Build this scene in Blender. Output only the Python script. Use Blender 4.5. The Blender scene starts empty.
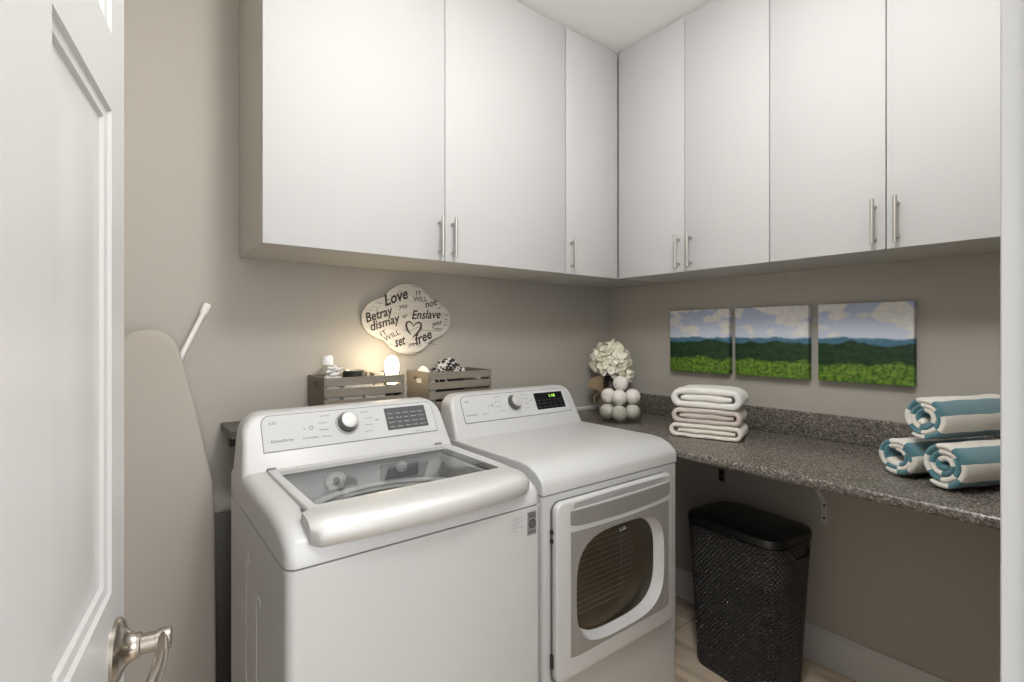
import bpy, bmesh, math, random
from mathutils import Vector, Matrix, noise
random.seed(7)
scene = bpy.context.scene
C = scene.collection
R = math.radians
pi = math.pi

# ------------------------------------------------------------------ materials
def node_mat(name):
    m = bpy.data.materials.new(name); m.use_nodes = True
    nt = m.node_tree
    return m, nt, nt.nodes['Principled BSDF']

def mat(name, col, rough=.5, metal=0., bump=0., bscale=60., vary=0., spec=.5, coat=0., emit=None, estr=0., sheen=0.):
    m, nt, b = node_mat(name)
    b.inputs['Base Color'].default_value = (*col, 1)
    b.inputs['Roughness'].default_value = rough
    b.inputs['Metallic'].default_value = metal
    b.inputs['Specular IOR Level'].default_value = spec
    b.inputs['Coat Weight'].default_value = coat
    b.inputs['Coat Roughness'].default_value = .12
    b.inputs['Sheen Weight'].default_value = sheen
    if emit:
        b.inputs['Emission Color'].default_value = (*emit, 1)
        b.inputs['Emission Strength'].default_value = estr
    if bump or vary:
        tc = nt.nodes.new('ShaderNodeTexCoord')
        n = nt.nodes.new('ShaderNodeTexNoise'); n.inputs['Scale'].default_value = bscale; n.inputs['Detail'].default_value = 3
        nt.links.new(tc.outputs['Object'], n.inputs['Vector'])
        if bump:
            bp = nt.nodes.new('ShaderNodeBump'); bp.inputs['Strength'].default_value = bump; bp.inputs['Distance'].default_value = .004
            nt.links.new(n.outputs['Fac'], bp.inputs['Height']); nt.links.new(bp.outputs['Normal'], b.inputs['Normal'])
        if vary:
            mx = nt.nodes.new('ShaderNodeMix'); mx.data_type = 'RGBA'
            mx.inputs['A'].default_value = (*[c*(1-vary) for c in col], 1); mx.inputs['B'].default_value = (*[min(1, c*(1+vary)) for c in col], 1)
            nt.links.new(n.outputs['Fac'], mx.inputs['Factor']); nt.links.new(mx.outputs['Result'], b.inputs['Base Color'])
    return m

def glass(name, tint=(1, 1, 1), rough=.02, refl=1.0, base=.04):
    m = bpy.data.materials.new(name); m.use_nodes = True
    nt = m.node_tree; nt.nodes.clear()
    out = nt.nodes.new('ShaderNodeOutputMaterial'); mx = nt.nodes.new('ShaderNodeMixShader')
    t = nt.nodes.new('ShaderNodeBsdfTransparent'); t.inputs['Color'].default_value = (*tint, 1)
    g = nt.nodes.new('ShaderNodeBsdfGlossy'); g.inputs['Roughness'].default_value = rough
    lw = nt.nodes.new('ShaderNodeLayerWeight'); lw.inputs['Blend'].default_value = .5
    pw = nt.nodes.new('ShaderNodeMath'); pw.operation = 'POWER'; pw.inputs[1].default_value = 3.5; nt.links.new(lw.outputs['Facing'], pw.inputs[0])
    ml = nt.nodes.new('ShaderNodeMath'); ml.operation = 'MULTIPLY_ADD'; ml.inputs[1].default_value = refl; ml.inputs[2].default_value = base; ml.use_clamp = True
    nt.links.new(pw.outputs[0], ml.inputs[0]); nt.links.new(ml.outputs[0], mx.inputs['Fac'])
    nt.links.new(t.outputs[0], mx.inputs[1]); nt.links.new(g.outputs[0], mx.inputs[2]); nt.links.new(mx.outputs[0], out.inputs['Surface'])
    return m

def counter_mat():
    m, nt, b = node_mat('speckled_laminate')
    tc = nt.nodes.new('ShaderNodeTexCoord')
    v = nt.nodes.new('ShaderNodeTexVoronoi'); v.inputs['Scale'].default_value = 240
    n = nt.nodes.new('ShaderNodeTexNoise'); n.inputs['Scale'].default_value = 105; n.inputs['Detail'].default_value = 4; n.inputs['Roughness'].default_value = .75
    nt.links.new(tc.outputs['Object'], v.inputs['Vector']); nt.links.new(tc.outputs['Object'], n.inputs['Vector'])
    r1 = nt.nodes.new('ShaderNodeValToRGB')
    e = r1.color_ramp.elements
    e[0].position = .1; e[0].color = (.012, .011, .010, 1); e[1].position = .95; e[1].color = (.55, .50, .45, 1)
    e2 = r1.color_ramp.elements.new(.45); e2.color = (.075, .067, .058, 1)
    e3 = r1.color_ramp.elements.new(.72); e3.color = (.19, .165, .14, 1)
    nt.links.new(v.outputs['Color'], r1.inputs['Fac'])
    r2 = nt.nodes.new('ShaderNodeValToRGB')
    e = r2.color_ramp.elements
    e[0].position = .36; e[0].color = (.02, .018, .016, 1); e[1].position = .68; e[1].color = (.30, .275, .245, 1)
    nt.links.new(n.outputs['Fac'], r2.inputs['Fac'])
    mx = nt.nodes.new('ShaderNodeMix'); mx.data_type = 'RGBA'; mx.inputs['Factor'].default_value = .45
    nt.links.new(r1.outputs['Color'], mx.inputs['A']); nt.links.new(r2.outputs['Color'], mx.inputs['B'])
    nt.links.new(mx.outputs['Result'], b.inputs['Base Color'])
    b.inputs['Roughness'].default_value = .24
    return m

def floor_mat():
    m, nt, b = node_mat('beige_vinyl_tile')
    tc = nt.nodes.new('ShaderNodeTexCoord')
    br = nt.nodes.new('ShaderNodeTexBrick'); br.inputs['Scale'].default_value = 1.0
    br.inputs['Brick Width'].default_value = .62; br.inputs['Row Height'].default_value = .31; br.inputs['Mortar Size'].default_value = .003
    br.inputs['Color1'].default_value = (.66, .565, .44, 1); br.inputs['Color2'].default_value = (.71, .615, .49, 1); br.inputs['Mortar'].default_value = (.44, .37, .285, 1)
    n = nt.nodes.new('ShaderNodeTexNoise'); n.inputs['Scale'].default_value = 14; n.inputs['Detail'].default_value = 6; n.inputs['Distortion'].default_value = .6
    mp = nt.nodes.new('ShaderNodeMapping'); mp.inputs['Scale'].default_value = (1, .25, 1)
    nt.links.new(tc.outputs['Object'], br.inputs['Vector']); nt.links.new(tc.outputs['Object'], mp.inputs['Vector']); nt.links.new(mp.outputs[0], n.inputs['Vector'])
    r = nt.nodes.new('ShaderNodeValToRGB'); e = r.color_ramp.elements
    e[0].position = .3; e[0].color = (.62, .58, .54, 1); e[1].position = .72; e[1].color = (1.25, 1.22, 1.18, 1)
    nt.links.new(n.outputs['Fac'], r.inputs['Fac'])
    mx = nt.nodes.new('ShaderNodeMix'); mx.data_type = 'RGBA'; mx.blend_type = 'MULTIPLY'; mx.inputs['Factor'].default_value = 1
    nt.links.new(br.outputs['Color'], mx.inputs['A']); nt.links.new(r.outputs['Color'], mx.inputs['B'])
    nt.links.new(mx.outputs['Result'], b.inputs['Base Color']); b.inputs['Roughness'].default_value = .45
    return m

def wood_mat(name, col, sx=(2, 30, 30)):
    m, nt, b = node_mat(name)
    tc = nt.nodes.new('ShaderNodeTexCoord'); mp = nt.nodes.new('ShaderNodeMapping'); mp.inputs['Scale'].default_value = sx
    n = nt.nodes.new('ShaderNodeTexNoise'); n.inputs['Scale'].default_value = 4; n.inputs['Detail'].default_value = 5
    nt.links.new(tc.outputs['Object'], mp.inputs['Vector']); nt.links.new(mp.outputs[0], n.inputs['Vector'])
    mx = nt.nodes.new('ShaderNodeMix'); mx.data_type = 'RGBA'
    mx.inputs['A'].default_value = (*[c*.75 for c in col], 1); mx.inputs['B'].default_value = (*[c*1.25 for c in col], 1)
    nt.links.new(n.outputs['Fac'], mx.inputs['Factor']); nt.links.new(mx.outputs['Result'], b.inputs['Base Color'])
    b.inputs['Roughness'].default_value = .7
    return m

def wicker_mat():
    """black woven plastic: UV u runs round the hamper in metres, v is height; small punched slots between the strands"""
    m, nt, b = node_mat('black_woven_plastic')
    L = nt.links.new
    def M(op, a, bb=None, c=None):
        n = nt.nodes.new('ShaderNodeMath'); n.operation = op
        for i, x in enumerate((a, bb, c)):
            if x is None: continue
            if isinstance(x, (int, float)): n.inputs[i].default_value = x
            else: L(x, n.inputs[i])
        return n.outputs[0]
    uv = nt.nodes.new('ShaderNodeUVMap'); sp = nt.nodes.new('ShaderNodeSeparateXYZ'); L(uv.outputs[0], sp.inputs[0])
    u, v = sp.outputs[0], sp.outputs[1]
    row = M('DIVIDE', v, .0095); rf = M('FLOOR', row)
    odd = M('MULTIPLY', M('MODULO', rf, 2.0), .5)
    cu = M('FRACT', M('ADD', M('DIVIDE', u, .0165), odd)); cv = M('FRACT', row)
    du = M('SUBTRACT', cu, .5); dv = M('SUBTRACT', cv, .5)
    d2 = M('ADD', M('POWER', M('MULTIPLY', du, 1.0), 2.0), M('POWER', M('MULTIPLY', dv, .8), 2.0))
    h = M('MULTIPLY', d2, 4.0)
    hole = M('MULTIPLY', M('LESS_THAN', d2, .050), M('LESS_THAN', v, .43))
    hole = M('MULTIPLY', hole, M('GREATER_THAN', v, .03))
    bp = nt.nodes.new('ShaderNodeBump'); bp.inputs['Strength'].default_value = 1.0; bp.inputs['Distance'].default_value = .006
    L(h, bp.inputs['Height']); L(bp.outputs['Normal'], b.inputs['Normal'])
    b.inputs['Base Color'].default_value = (.032, .030, .029, 1); b.inputs['Roughness'].default_value = .40
    L(M('SUBTRACT', 1.0, hole), b.inputs['Alpha'])
    return m

def landscape_mat(name, off):
    """painted panorama of wooded hills under clouds; local Y runs along the wall, local Z is height above the canvas bottom"""
    m, nt, b = node_mat(name)
    L = nt.links.new
    def M(op, a, bb=None, c=None, clamp=False):
        n = nt.nodes.new('ShaderNodeMath'); n.operation = op; n.use_clamp = clamp
        for i, x in enumerate((a, bb, c)):
            if x is None: continue
            if isinstance(x, (int, float)): n.inputs[i].default_value = x
            else: L(x, n.inputs[i])
        return n.outputs[0]
    def N(vec, scale, detail=3, rough=.5):
        n = nt.nodes.new('ShaderNodeTexNoise'); n.inputs['Scale'].default_value = scale; n.inputs['Detail'].default_value = detail; n.inputs['Roughness'].default_value = rough
        L(vec, n.inputs['Vector']); return n.outputs['Fac']
    def comb(x, y, z):
        n = nt.nodes.new('ShaderNodeCombineXYZ')
        for i, q in enumerate((x, y, z)):
            if isinstance(q, (int, float)): n.inputs[i].default_value = q
            else: L(q, n.inputs[i])
        return n.outputs[0]
    def mix(f, a, c):
        n = nt.nodes.new('ShaderNodeMix'); n.data_type = 'RGBA'
        L(f, n.inputs['Factor'])
        for k, q in (('A', a), ('B', c)):
            if isinstance(q, tuple): n.inputs[k].default_value = (*q, 1)
            else: L(q, n.inputs[k])
        return n.outputs['Result']
    def step(a, edge, w=.004): return M('DIVIDE', M('SUBTRACT', a, M('SUBTRACT', edge, w) if not isinstance(edge, float) else edge-w), 2*w, clamp=True)
    tc = nt.nodes.new('ShaderNodeTexCoord'); sp = nt.nodes.new('ShaderNodeSeparateXYZ'); L(tc.outputs['Object'], sp.inputs[0])
    p = M('ADD', M('MULTIPLY', sp.outputs[1], -1.0), off); z = sp.outputs[2]
    line = comb(p, 0.0, 0.0); full = comb(p, z, 0.0); flat = comb(M('MULTIPLY', p, .62), z, 3.3)
    sky = mix(M('DIVIDE', M('SUBTRACT', z, .19), .12, clamp=True), (.60, .65, .78), (.40, .47, .68))
    cl = M('ADD', N(flat, 15, 3, .45), M('MULTIPLY', M('SUBTRACT', z, .23), 1.1))
    cm = step(cl, .505, .035)
    cshade = mix(N(full, 40, 2), (.60, .59, .60), (.92, .91, .87))
    col = mix(cm, sky, cshade)
    far = M('ADD', .170, M('MULTIPLY', M('SUBTRACT', N(line, 11, 3), .5), .035))
    farcol = mix(N(full, 45, 2), (.030, .115, .20), (.10, .24, .34))
    col = mix(step(M('SUBTRACT', far, z), 0.0), col, farcol)
    near = M('ADD', .150, M('MULTIPLY', M('SUBTRACT', N(line, 7, 3), .5), .085))
    ncol = mix(M('MULTIPLY_ADD', N(full, 40, 4, .7), 3.0, -1.1, clamp=True), (.004, .018, .008), (.018, .075, .016))
    col = mix(step(M('SUBTRACT', near, z), 0.0), col, ncol)
    fg = M('ADD', .070, M('MULTIPLY', M('SUBTRACT', N(line, 9, 4), .5), .09))
    fcol = mix(M('MULTIPLY_ADD', N(full, 62, 4, .72), 3.4, -1.2, clamp=True), (.010, .050, .004), (.210, .380, .040))
    col = mix(step(M('SUBTRACT', fg, z), 0.0, .006), col, fcol)
    L(col, b.inputs['Base Color']); b.inputs['Roughness'].default_value = .6
    return m

WALL = (.43, .405, .363)
M_wall = mat('taupe_wall_paint', WALL, .6, bump=.04, bscale=220)
M_ceil = mat('white_ceiling_paint', (.86, .86, .85), .8, bump=.03, bscale=150)
M_trim = mat('white_trim_paint', (.585, .58, .565), .35)
M_casing_shaded = mat('shaded_casing_paint', (.43, .43, .42), .4)  # same paint as the baseboards, darkened to stand in for shade on the casing
M_door = mat('white_door_paint', (.455, .455, .45), .38)
M_cab = mat('white_cabinet_laminate', (.505, .505, .51), .6, spec=.25)
M_case = mat('pale_cabinet_carcass', (.55, .53, .49), .5)
M_steel = mat('brushed_nickel', (.55, .53, .50), .32, 1)
M_nick = mat('satin_nickel_lever', (.42, .385, .34), .26, 1)
M_counter = counter_mat()
M_floor = floor_mat()
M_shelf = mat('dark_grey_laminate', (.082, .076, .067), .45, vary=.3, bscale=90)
M_enamel = mat('white_enamel', (.525, .53, .53), .34, coat=.08)
M_enamel_side = mat('white_painted_steel', (.50, .505, .505), .35)
M_silver = mat('silver_plastic', (.56, .56, .55), .46, .35)
M_panel = mat('pale_silver_panel', (.53, .54, .55), .5, .0, spec=.3)
M_knobside = mat('dark_chrome_skirt', (.16, .16, .155), .3, .7)
M_rimd = mat('grey_seam', (.17, .17, .17), .5)
M_black = mat('black_plastic', (.012, .012, .012), .4)
M_disp_w = mat('grey_display_glass', (.085, .088, .092), .15)
M_disp_d = mat('black_display_glass', (.008, .009, .011), .12)
M_ink = mat('grey_print', (.16, .16, .17), .5)
M_inkl = mat('pale_print', (.62, .63, .64), .5)
M_inkd = mat('dark_print', (.035, .03, .028), .6)
M_led = mat('green_led_segments', (.25, .5, .05), .4, emit=(.45, .85, .12), estr=.8)
M_taupe_gl = mat('grey_door_panel', (.26, .25, .235), .28, coat=.2)
M_band = mat('grey_handle_band', (.32, .31, .295), .3, .3)
M_lidglass = glass('clear_lid_glass', (.88, .89, .89), .02, .45, .05)
M_doorglass = glass('smoked_door_glass', (.58, .54, .46), .07, .6, .15)
M_jarglass = glass('clear_jar_glass', (.95, .96, .94), .03, .7, .09)
M_drum = mat('steel_drum', (.45, .43, .40), .35, 1)
M_tub = mat('pale_grey_tub', (.62, .63, .63), .4)
M_dark = mat('dark_recess', (.02, .02, .02), .7)
M_drumin = mat('grey_drum_lining', (.42, .38, .32), .45, .1)
M_crate = wood_mat('grey_washed_wood', (.20, .175, .142))
M_plaque = wood_mat('whitewashed_board', (.64, .61, .56), (1.5, 8, 14))
M_wool = mat('white_felted_wool', (.80, .77, .71), .95, bump=.6, bscale=260, sheen=.4)
M_petal = mat('cream_petal', (.90, .89, .78), .7)
M_petal2 = mat('ivory_petal', (.85, .83, .66), .7)
M_leaf = mat('dark_green_leaf', (.045, .075, .02), .6)
M_vase = mat('dark_brown_vase', (.025, .018, .012), .3)
M_burlap = mat('tan_burlap', (.27, .20, .12), .95, bump=.9, bscale=330, vary=.35)
M_t_white = mat('white_terry', (.83, .815, .78), .95, bump=.9, bscale=300, sheen=.5)
M_t_mauve = mat('mauve_grey_terry', (.60, .53, .49), .95, bump=.9, bscale=300, sheen=.5)
M_t_cream = mat('cream_terry', (.80, .765, .69), .95, bump=.9, bscale=300, sheen=.5)
M_t_teal = mat('teal_terry', (.052, .185, .225), .95, bump=1., bscale=330, sheen=.5, vary=.25)
M_t_stripe = mat('off_white_terry', (.80, .77, .70), .95, bump=1., bscale=330, sheen=.5, vary=.06)
M_board = mat('beige_board_cover', (.42, .39, .35), .9, bump=.15, bscale=200)
M_tube = mat('white_plastic_tube', (.78, .775, .76), .4)
M_wicker = wicker_mat()
M_hlid = mat('black_hamper_plastic', (.011, .0105, .0105), .38, bump=.1, bscale=300)
M_white = mat('white_plastic', (.82, .82, .81), .4)
M_clear = glass('clear_bottle_plastic', (.90, .91, .92), .08, 1.0, .08)
M_paper = mat('white_paper', (.75, .73, .69), .8)
M_teal = mat('teal_card', (.06, .33, .36), .6)
M_brown = mat('brown_outlet_plastic', (.15, .12, .09), .5)
M_glow = mat('glowing_frosted_glass', (.9, .85, .75), .5, emit=(1, .87, .64), estr=5)
M_yarn_w = mat('white_yarn', (.72, .70, .67), .95)
M_yarn_b = mat('black_yarn', (.025, .025, .03), .95)

# ------------------------------------------------------------------ mesh helpers
def box(bm, x0, x1, y0, y1, z0, z1):
    v = [bm.verts.new((x, y, z)) for x in (x0, x1) for y in (y0, y1) for z in (z0, z1)]
    for f in ((0, 1, 3, 2), (4, 6, 7, 5), (0, 4, 5, 1), (2, 3, 7, 6), (0, 2, 6, 4), (1, 5, 7, 3)):
        bm.faces.new([v[i] for i in f])

def prism(bm, pts, axis, a0, a1):
    """extrude a 2-D outline along an axis: x takes (y,z), y takes (x,z), z takes (x,y)"""
    f = {'x': lambda p, a: (a, p[0], p[1]), 'y': lambda p, a: (p[0], a, p[1]), 'z': lambda p, a: (p[0], p[1], a)}[axis]
    A = [bm.verts.new(f(p, a0)) for p in pts]; B = [bm.verts.new(f(p, a1)) for p in pts]
    n = len(pts); bm.faces.new(A); bm.faces.new(B[::-1])
    for i in range(n): bm.faces.new((A[i], A[(i+1) % n], B[(i+1) % n], B[i]))

def loft(bm, rings, cap0=True, cap1=True, closed=True):
    V = [[bm.verts.new(p) for p in r] for r in rings]
    for a, b in zip(V, V[1:]):
        n = len(a)
        for i in range(n if closed else n-1): bm.faces.new((a[i], a[(i+1) % n], b[(i+1) % n], b[i]))
    if cap0: bm.faces.new(V[0][::-1])
    if cap1: bm.faces.new(V[-1])
    return V

def tube(bm, pts, r, seg=10, caps=True):
    pts = [Vector(p) for p in pts]; rings = []
    rr = r if isinstance(r, (list, tuple)) else [r]*len(pts)
    ref = None
    for i, p in enumerate(pts):
        t = (pts[min(i+1, len(pts)-1)]-pts[max(i-1, 0)]).normalized()
        if ref is None:
            ref = Vector((0, 0, 1)) if abs(t.z) < .9 else Vector((1, 0, 0))
        a = t.cross(ref).normalized(); b = a.cross(t).normalized(); ref = b
        rings.append([p+(a*math.cos(2*pi*k/seg)+b*math.sin(2*pi*k/seg))*rr[i] for k in range(seg)])
    loft(bm, rings, caps, caps)

def lathe(bm, prof, o, seg=32, ax=(0, 0, 1), sx=1., sy=1., caps=(True, True)):
    """turn an (r, h) profile about an axis through o"""
    q = Vector((0, 0, 1)).rotation_difference(Vector(ax).normalized()); o = Vector(o)
    rings = [[o+q @ Vector((max(r, 1e-4)*math.cos(2*pi*k/seg)*sx, max(r, 1e-4)*math.sin(2*pi*k/seg)*sy, h)) for k in range(seg)] for r, h in prof]
    loft(bm, rings, *caps)

def ball(bm, c, r, u=24, v=16, s=(1, 1, 1)):
    bmesh.ops.create_uvsphere(bm, u_segments=u, v_segments=v, radius=r, matrix=Matrix.Translation(c) @ Matrix.Diagonal((*s, 1)))

def rrect(hw, hh, r, n=5, c=(0, 0), corners=(1, 1, 1, 1)):
    """rounded rectangle outline; corners (tr, tl, bl, br) scale the radius"""
    out = []
    for (sx, sy, a0), k in zip(((1, 1, 0), (-1, 1, 90), (-1, -1, 180), (1, -1, 270)), corners):
        q = max(r*k, .0006)
        for i in range(n+1):
            a = R(a0+90*i/n)
            out.append((c[0]+sx*(hw-q)+q*math.cos(a), c[1]+sy*(hh-q)+q*math.sin(a)))
    return out

def superell(hw, hh, p, n=48, c=(0, 0)):
    out = []
    for i in range(n):
        a = 2*pi*i/n; ca, sa = math.cos(a), math.sin(a)
        out.append((c[0]+hw*math.copysign(abs(ca)**(2/p), ca), c[1]+hh*math.copysign(abs(sa)**(2/p), sa)))
    return out

def bevel(bm, w, seg=3, ang=30, sel=None):
    bm.normal_update()
    bmesh.ops.recalc_face_normals(bm, faces=bm.faces[:])
    es = [e for e in bm.edges if len(e.link_faces) == 2 and e.calc_face_angle(0) > R(ang) and (sel is None or sel(e))]
    bmesh.ops.bevel(bm, geom=es, offset=w, offset_type='OFFSET', segments=seg, affect='EDGES', profile=.5, clamp_overlap=True)

def obj(name, bm, m, parent=None, bev=0, seg=3, smooth=True, ang=38, recalc=True, origin=None, sel=None):
    if bev: bevel(bm, bev, seg, sel=sel)
    if recalc: bmesh.ops.recalc_face_normals(bm, faces=bm.faces[:])
    me = bpy.data.meshes.new(name)
    o = bpy.data.objects.new(name, me)
    off = Vector((0, 0, 0))
    if parent is not None:
        o.parent = parent
        p = parent
        while p is not None: off = off+p.location; p = p.parent
    elif origin is not None:
        off = Vector(origin); o.location = off
    bmesh.ops.translate(bm, verts=bm.verts[:], vec=-off)
    bm.to_mesh(me); bm.free()
    for k in (m if isinstance(m, (list, tuple)) else [m]): me.materials.append(k)
    if smooth:
        me.polygons.foreach_set('use_smooth', [True]*len(me.polygons)); me.set_sharp_from_angle(angle=R(ang))
    C.objects.link(o)
    return o

def thing(name, label, cat, loc=(0, 0, 0), group=None):
    o = bpy.data.objects.new(name, None); o.empty_display_size = .1
    C.objects.link(o); o.location = loc
    return tag(o, label, cat, group)

def tag(o, label, cat, group=None):
    o['label'] = label; o['category'] = cat
    if group: o['group'] = group
    return o

def struct(name, bm, m, label=None, cat=None, **k):
    o = obj(name, bm, m, **k); o['kind'] = 'structure'
    if label: o['label'] = label; o['category'] = cat
    return o

def boolean(o, bm, op='DIFFERENCE'):
    """cut (or join) with a throw-away solid, then keep only the result"""
    cu = obj('cutter', bm, M_dark, smooth=False)
    cu.matrix_world = Matrix.Translation((0, 0, 0))
    md = o.modifiers.new('cut', 'BOOLEAN'); md.object = cu; md.operation = op; md.solver = 'EXACT'
    bpy.context.view_layer.update()
    dg = bpy.context.evaluated_depsgraph_get()
    me = bpy.data.meshes.new_from_object(o.evaluated_get(dg))
    o.modifiers.clear(); old = o.data; o.data = me
    bpy.data.meshes.remove(old)
    d = cu.data; bpy.data.objects.remove(cu); bpy.data.meshes.remove(d)
    me.polygons.foreach_set('use_smooth', [True]*len(me.polygons)); me.set_sharp_from_angle(angle=R(38))
    return o

def text_into(bm, s, P0, xdir, updir, width, height, shear=0., bold=0.):
    """lay a word as flat print: baseline starts at P0, runs along xdir, stands along updir, scaled to width x cap height"""
    cu = bpy.data.curves.new('word', 'FONT'); cu.body = s; cu.size = 1; cu.shear = shear; cu.offset = bold; cu.resolution_u = 2
    o = bpy.data.objects.new('word', cu); C.objects.link(o)
    bpy.context.view_layer.update()
    me = bpy.data.meshes.new_from_object(o.evaluated_get(bpy.context.evaluated_depsgraph_get()))
    xs = [v.co.x for v in me.vertices]
    if xs:
        x0, x1 = min(xs), max(xs)
        X = Vector(xdir).normalized()*(width/(x1-x0)); U = Vector(updir).normalized()*(height/.72); P0 = Vector(P0)
        vs = [bm.verts.new(P0+X*(v.co.x-x0)+U*v.co.y) for v in me.vertices]
        for p in me.polygons:
            try: bm.faces.new([vs[i] for i in p.vertices])
            except ValueError: pass
    bpy.data.objects.remove(o); bpy.data.curves.remove(cu); bpy.data.meshes.remove(me)

# ------------------------------------------------------------------ the room
XL, YF, CEIL = -2.62, -1.896, 2.694
def B(*a):
    bm = bmesh.new(); box(bm, *a); return bm
struct('floor', B(XL-.1, .1, -3.6, .1, -.08, 0), M_floor)
struct('ceiling', B(XL-.1, .1, -3.6, .1, CEIL, CEIL+.08), M_ceil)
struct('wall_back', B(XL-.1, .1, 0, .1, 0, CEIL), M_wall)
struct('wall_right', B(0, .1, -2.016, 0, 0, CEIL), M_wall)
struct('wall_left', B(XL-.1, XL, -2.016, 0, 0, CEIL), M_wall)
OX0, OX1, OH = -2.40, -1.655, 2.06
bm = bmesh.new()
box(bm, XL, OX0, -2.016, YF, 0, CEIL); box(bm, OX1, 0, -2.016, YF, 0, CEIL); box(bm, OX0, OX1, -2.016, YF, OH, CEIL)
struct('wall_front', bm, M_wall)

def baseboard(name, axis, a0, a1, wallpos, sgn):
    h = .142; t = .014
    pr = [(0, 0), (t, 0), (t, h-.022), (t-.003, h-.014), (t-.007, h-.006), (t-.009, h), (0, h)]
    bm = bmesh.new()
    if axis == 'y':
        pts = [(wallpos+sgn*a, z) for a, z in pr]; prism(bm, pts, 'y', a0, a1)
    else:
        pts = [(wallpos+sgn*a, z) for a, z in pr]; prism(bm, pts, 'x', a0, a1)
    return struct(name, bm, M_trim)
baseboard('baseboard_right', 'y', YF, 0, 0, -1)
baseboard('baseboard_back', 'x', XL, -.014, 0, -1)
baseboard('baseboard_left', 'y', YF, 0, XL, 1)

# door casing and jambs
def casing(name, x0, x1, y0, y1, z0, z1): return struct(name, B(x0, x1, y0, y1, z0, z1), M_casing_shaded, bev=.003, seg=2)
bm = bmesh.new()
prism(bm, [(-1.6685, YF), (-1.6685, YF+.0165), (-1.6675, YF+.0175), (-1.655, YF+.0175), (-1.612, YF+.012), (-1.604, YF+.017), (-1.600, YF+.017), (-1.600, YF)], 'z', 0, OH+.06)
struct('trim_1', bm, M_casing_shaded)
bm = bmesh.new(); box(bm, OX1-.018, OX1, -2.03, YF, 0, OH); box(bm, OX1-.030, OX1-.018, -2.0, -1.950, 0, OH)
struct('trim_2', bm, M_casing_shaded, bev=.0015, seg=2)
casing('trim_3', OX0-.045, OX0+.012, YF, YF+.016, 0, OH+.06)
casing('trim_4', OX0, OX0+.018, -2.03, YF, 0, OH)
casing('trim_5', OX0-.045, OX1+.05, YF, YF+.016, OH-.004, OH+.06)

# ------------------------------------------------------------------ door, standing open into the room
def door():
    e = Vector((-2.2475, -1.175, 0)); q = Vector((-.156, -.98776, 0)).normalized(); n = Vector((.98776, -.156, 0)).normalized()
    W, H, T = .70, 2.03, .035
    def P(a, z, d): return e+q*a+n*d+Vector((0, 0, z))
    bm = bmesh.new()
    def slab(a0, a1, z0, z1, d0, d1):
        v = [bm.verts.new(P(a, z, d)) for a in (a0, a1) for z in (z0, z1) for d in (d0, d1)]
        for f in ((0, 1, 3, 2), (4, 6, 7, 5), (0, 4, 5, 1), (2, 3, 7, 6), (0, 2, 6, 4), (1, 5, 7, 3)): bm.faces.new([v[i] for i in f])
    cols = [(.0707, .279), (.378, .587)]; rows = [(.24, .80), (1.050, 1.587), (1.672, 1.92)]
    slab(.001, W-.001, .012, H-.001, -T+.011, -.011)
    for a0, a1 in ((0, cols[0][0]), (cols[0][1], cols[1][0]), (cols[1][1], W)): slab(a0, a1, .01, H, -T, 0)
    for z0, z1 in ((.01, rows[0][0]), (rows[0][1], rows[1][0]), (rows[1][1], rows[2][0]), (rows[2][1], H)):
        for a0, a1 in cols: slab(a0-.0005, a1+.0005, z0, z1, -T, 0)
    for a0, a1 in cols:
        for z0, z1 in rows:
            for s in (0, 1):
                steps = [(0, -.0002), (.003, -.0035), (.011, -.0050), (.014, -.0085), (.020, -.0095), (.034, -.0095), (.058, -.0060)]
                rings = []
                for w, d in steps:
                    dd = d if s == 0 else -T-d
                    rings.append([P(a0+w, z0+w, dd), P(a1-w, z0+w, dd), P(a1-w, z1-w, dd), P(a0+w, z1-w, dd)])
                loft(bm, rings, False, True)
    o = struct('door_1', bm, M_door, ang=20)
    # lever handle: rose, spindle, lever on both faces
    h = bpy.data.objects.new('door_handle', None); C.objects.link(h); h.parent = o; h['label'] = 'satin nickel lever handle'
    hz, ha = .978, .056
    for s in (1, -1):
        base = P(ha, hz, 0 if s > 0 else -T); ax = n*s
        bm = bmesh.new()
        lathe(bm, [(.034, 0), (.034, .0035), (.031, .0065), (.024, .009), (.0175, .013), (.0145, .018), (.0140, .021)], base, 40, ax)
        obj('rose', bm, M_nick, h)
        bm = bmesh.new()
        lathe(bm, [(.0135, .021), (.0135, .024), (.0112, .025), (.0112, .039), (.0125, .0395), (.0125, .052), (.011, .054)], base, 28, ax)
        obj('spindle', bm, M_nick, h)
        bm = bmesh.new()
        rings = []
        for k in range(13):
            t = k/12; a = ha+.004+.105*t
            zz = hz+.004*math.sin(t*2.6)-.012*t*t
            dd = .046+.005*math.sin(t*pi)-.006*t
            hh = .0115-.003*math.sin(t*pi)*.6-.001*t+(.0 if t < .95 else -.004); tt = .0058+.001*math.sin(t*pi)
            dd = dd if s > 0 else -T-dd
            rings.append([P(a, zz+hh*math.sin(x), dd+tt*math.cos(x)) for x in [2*pi*i/16 for i in range(16)]])
        loft(bm, rings)
        obj('lever', bm, M_nick, h)
    bm = bmesh.new()
    for z in (.25, 1.05, 1.80): lathe(bm, [(.007, -.045), (.007, .045)], P(W+.004, z, .004), 12)
    obj('hinge', bm, M_nick, o)
door()

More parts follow.
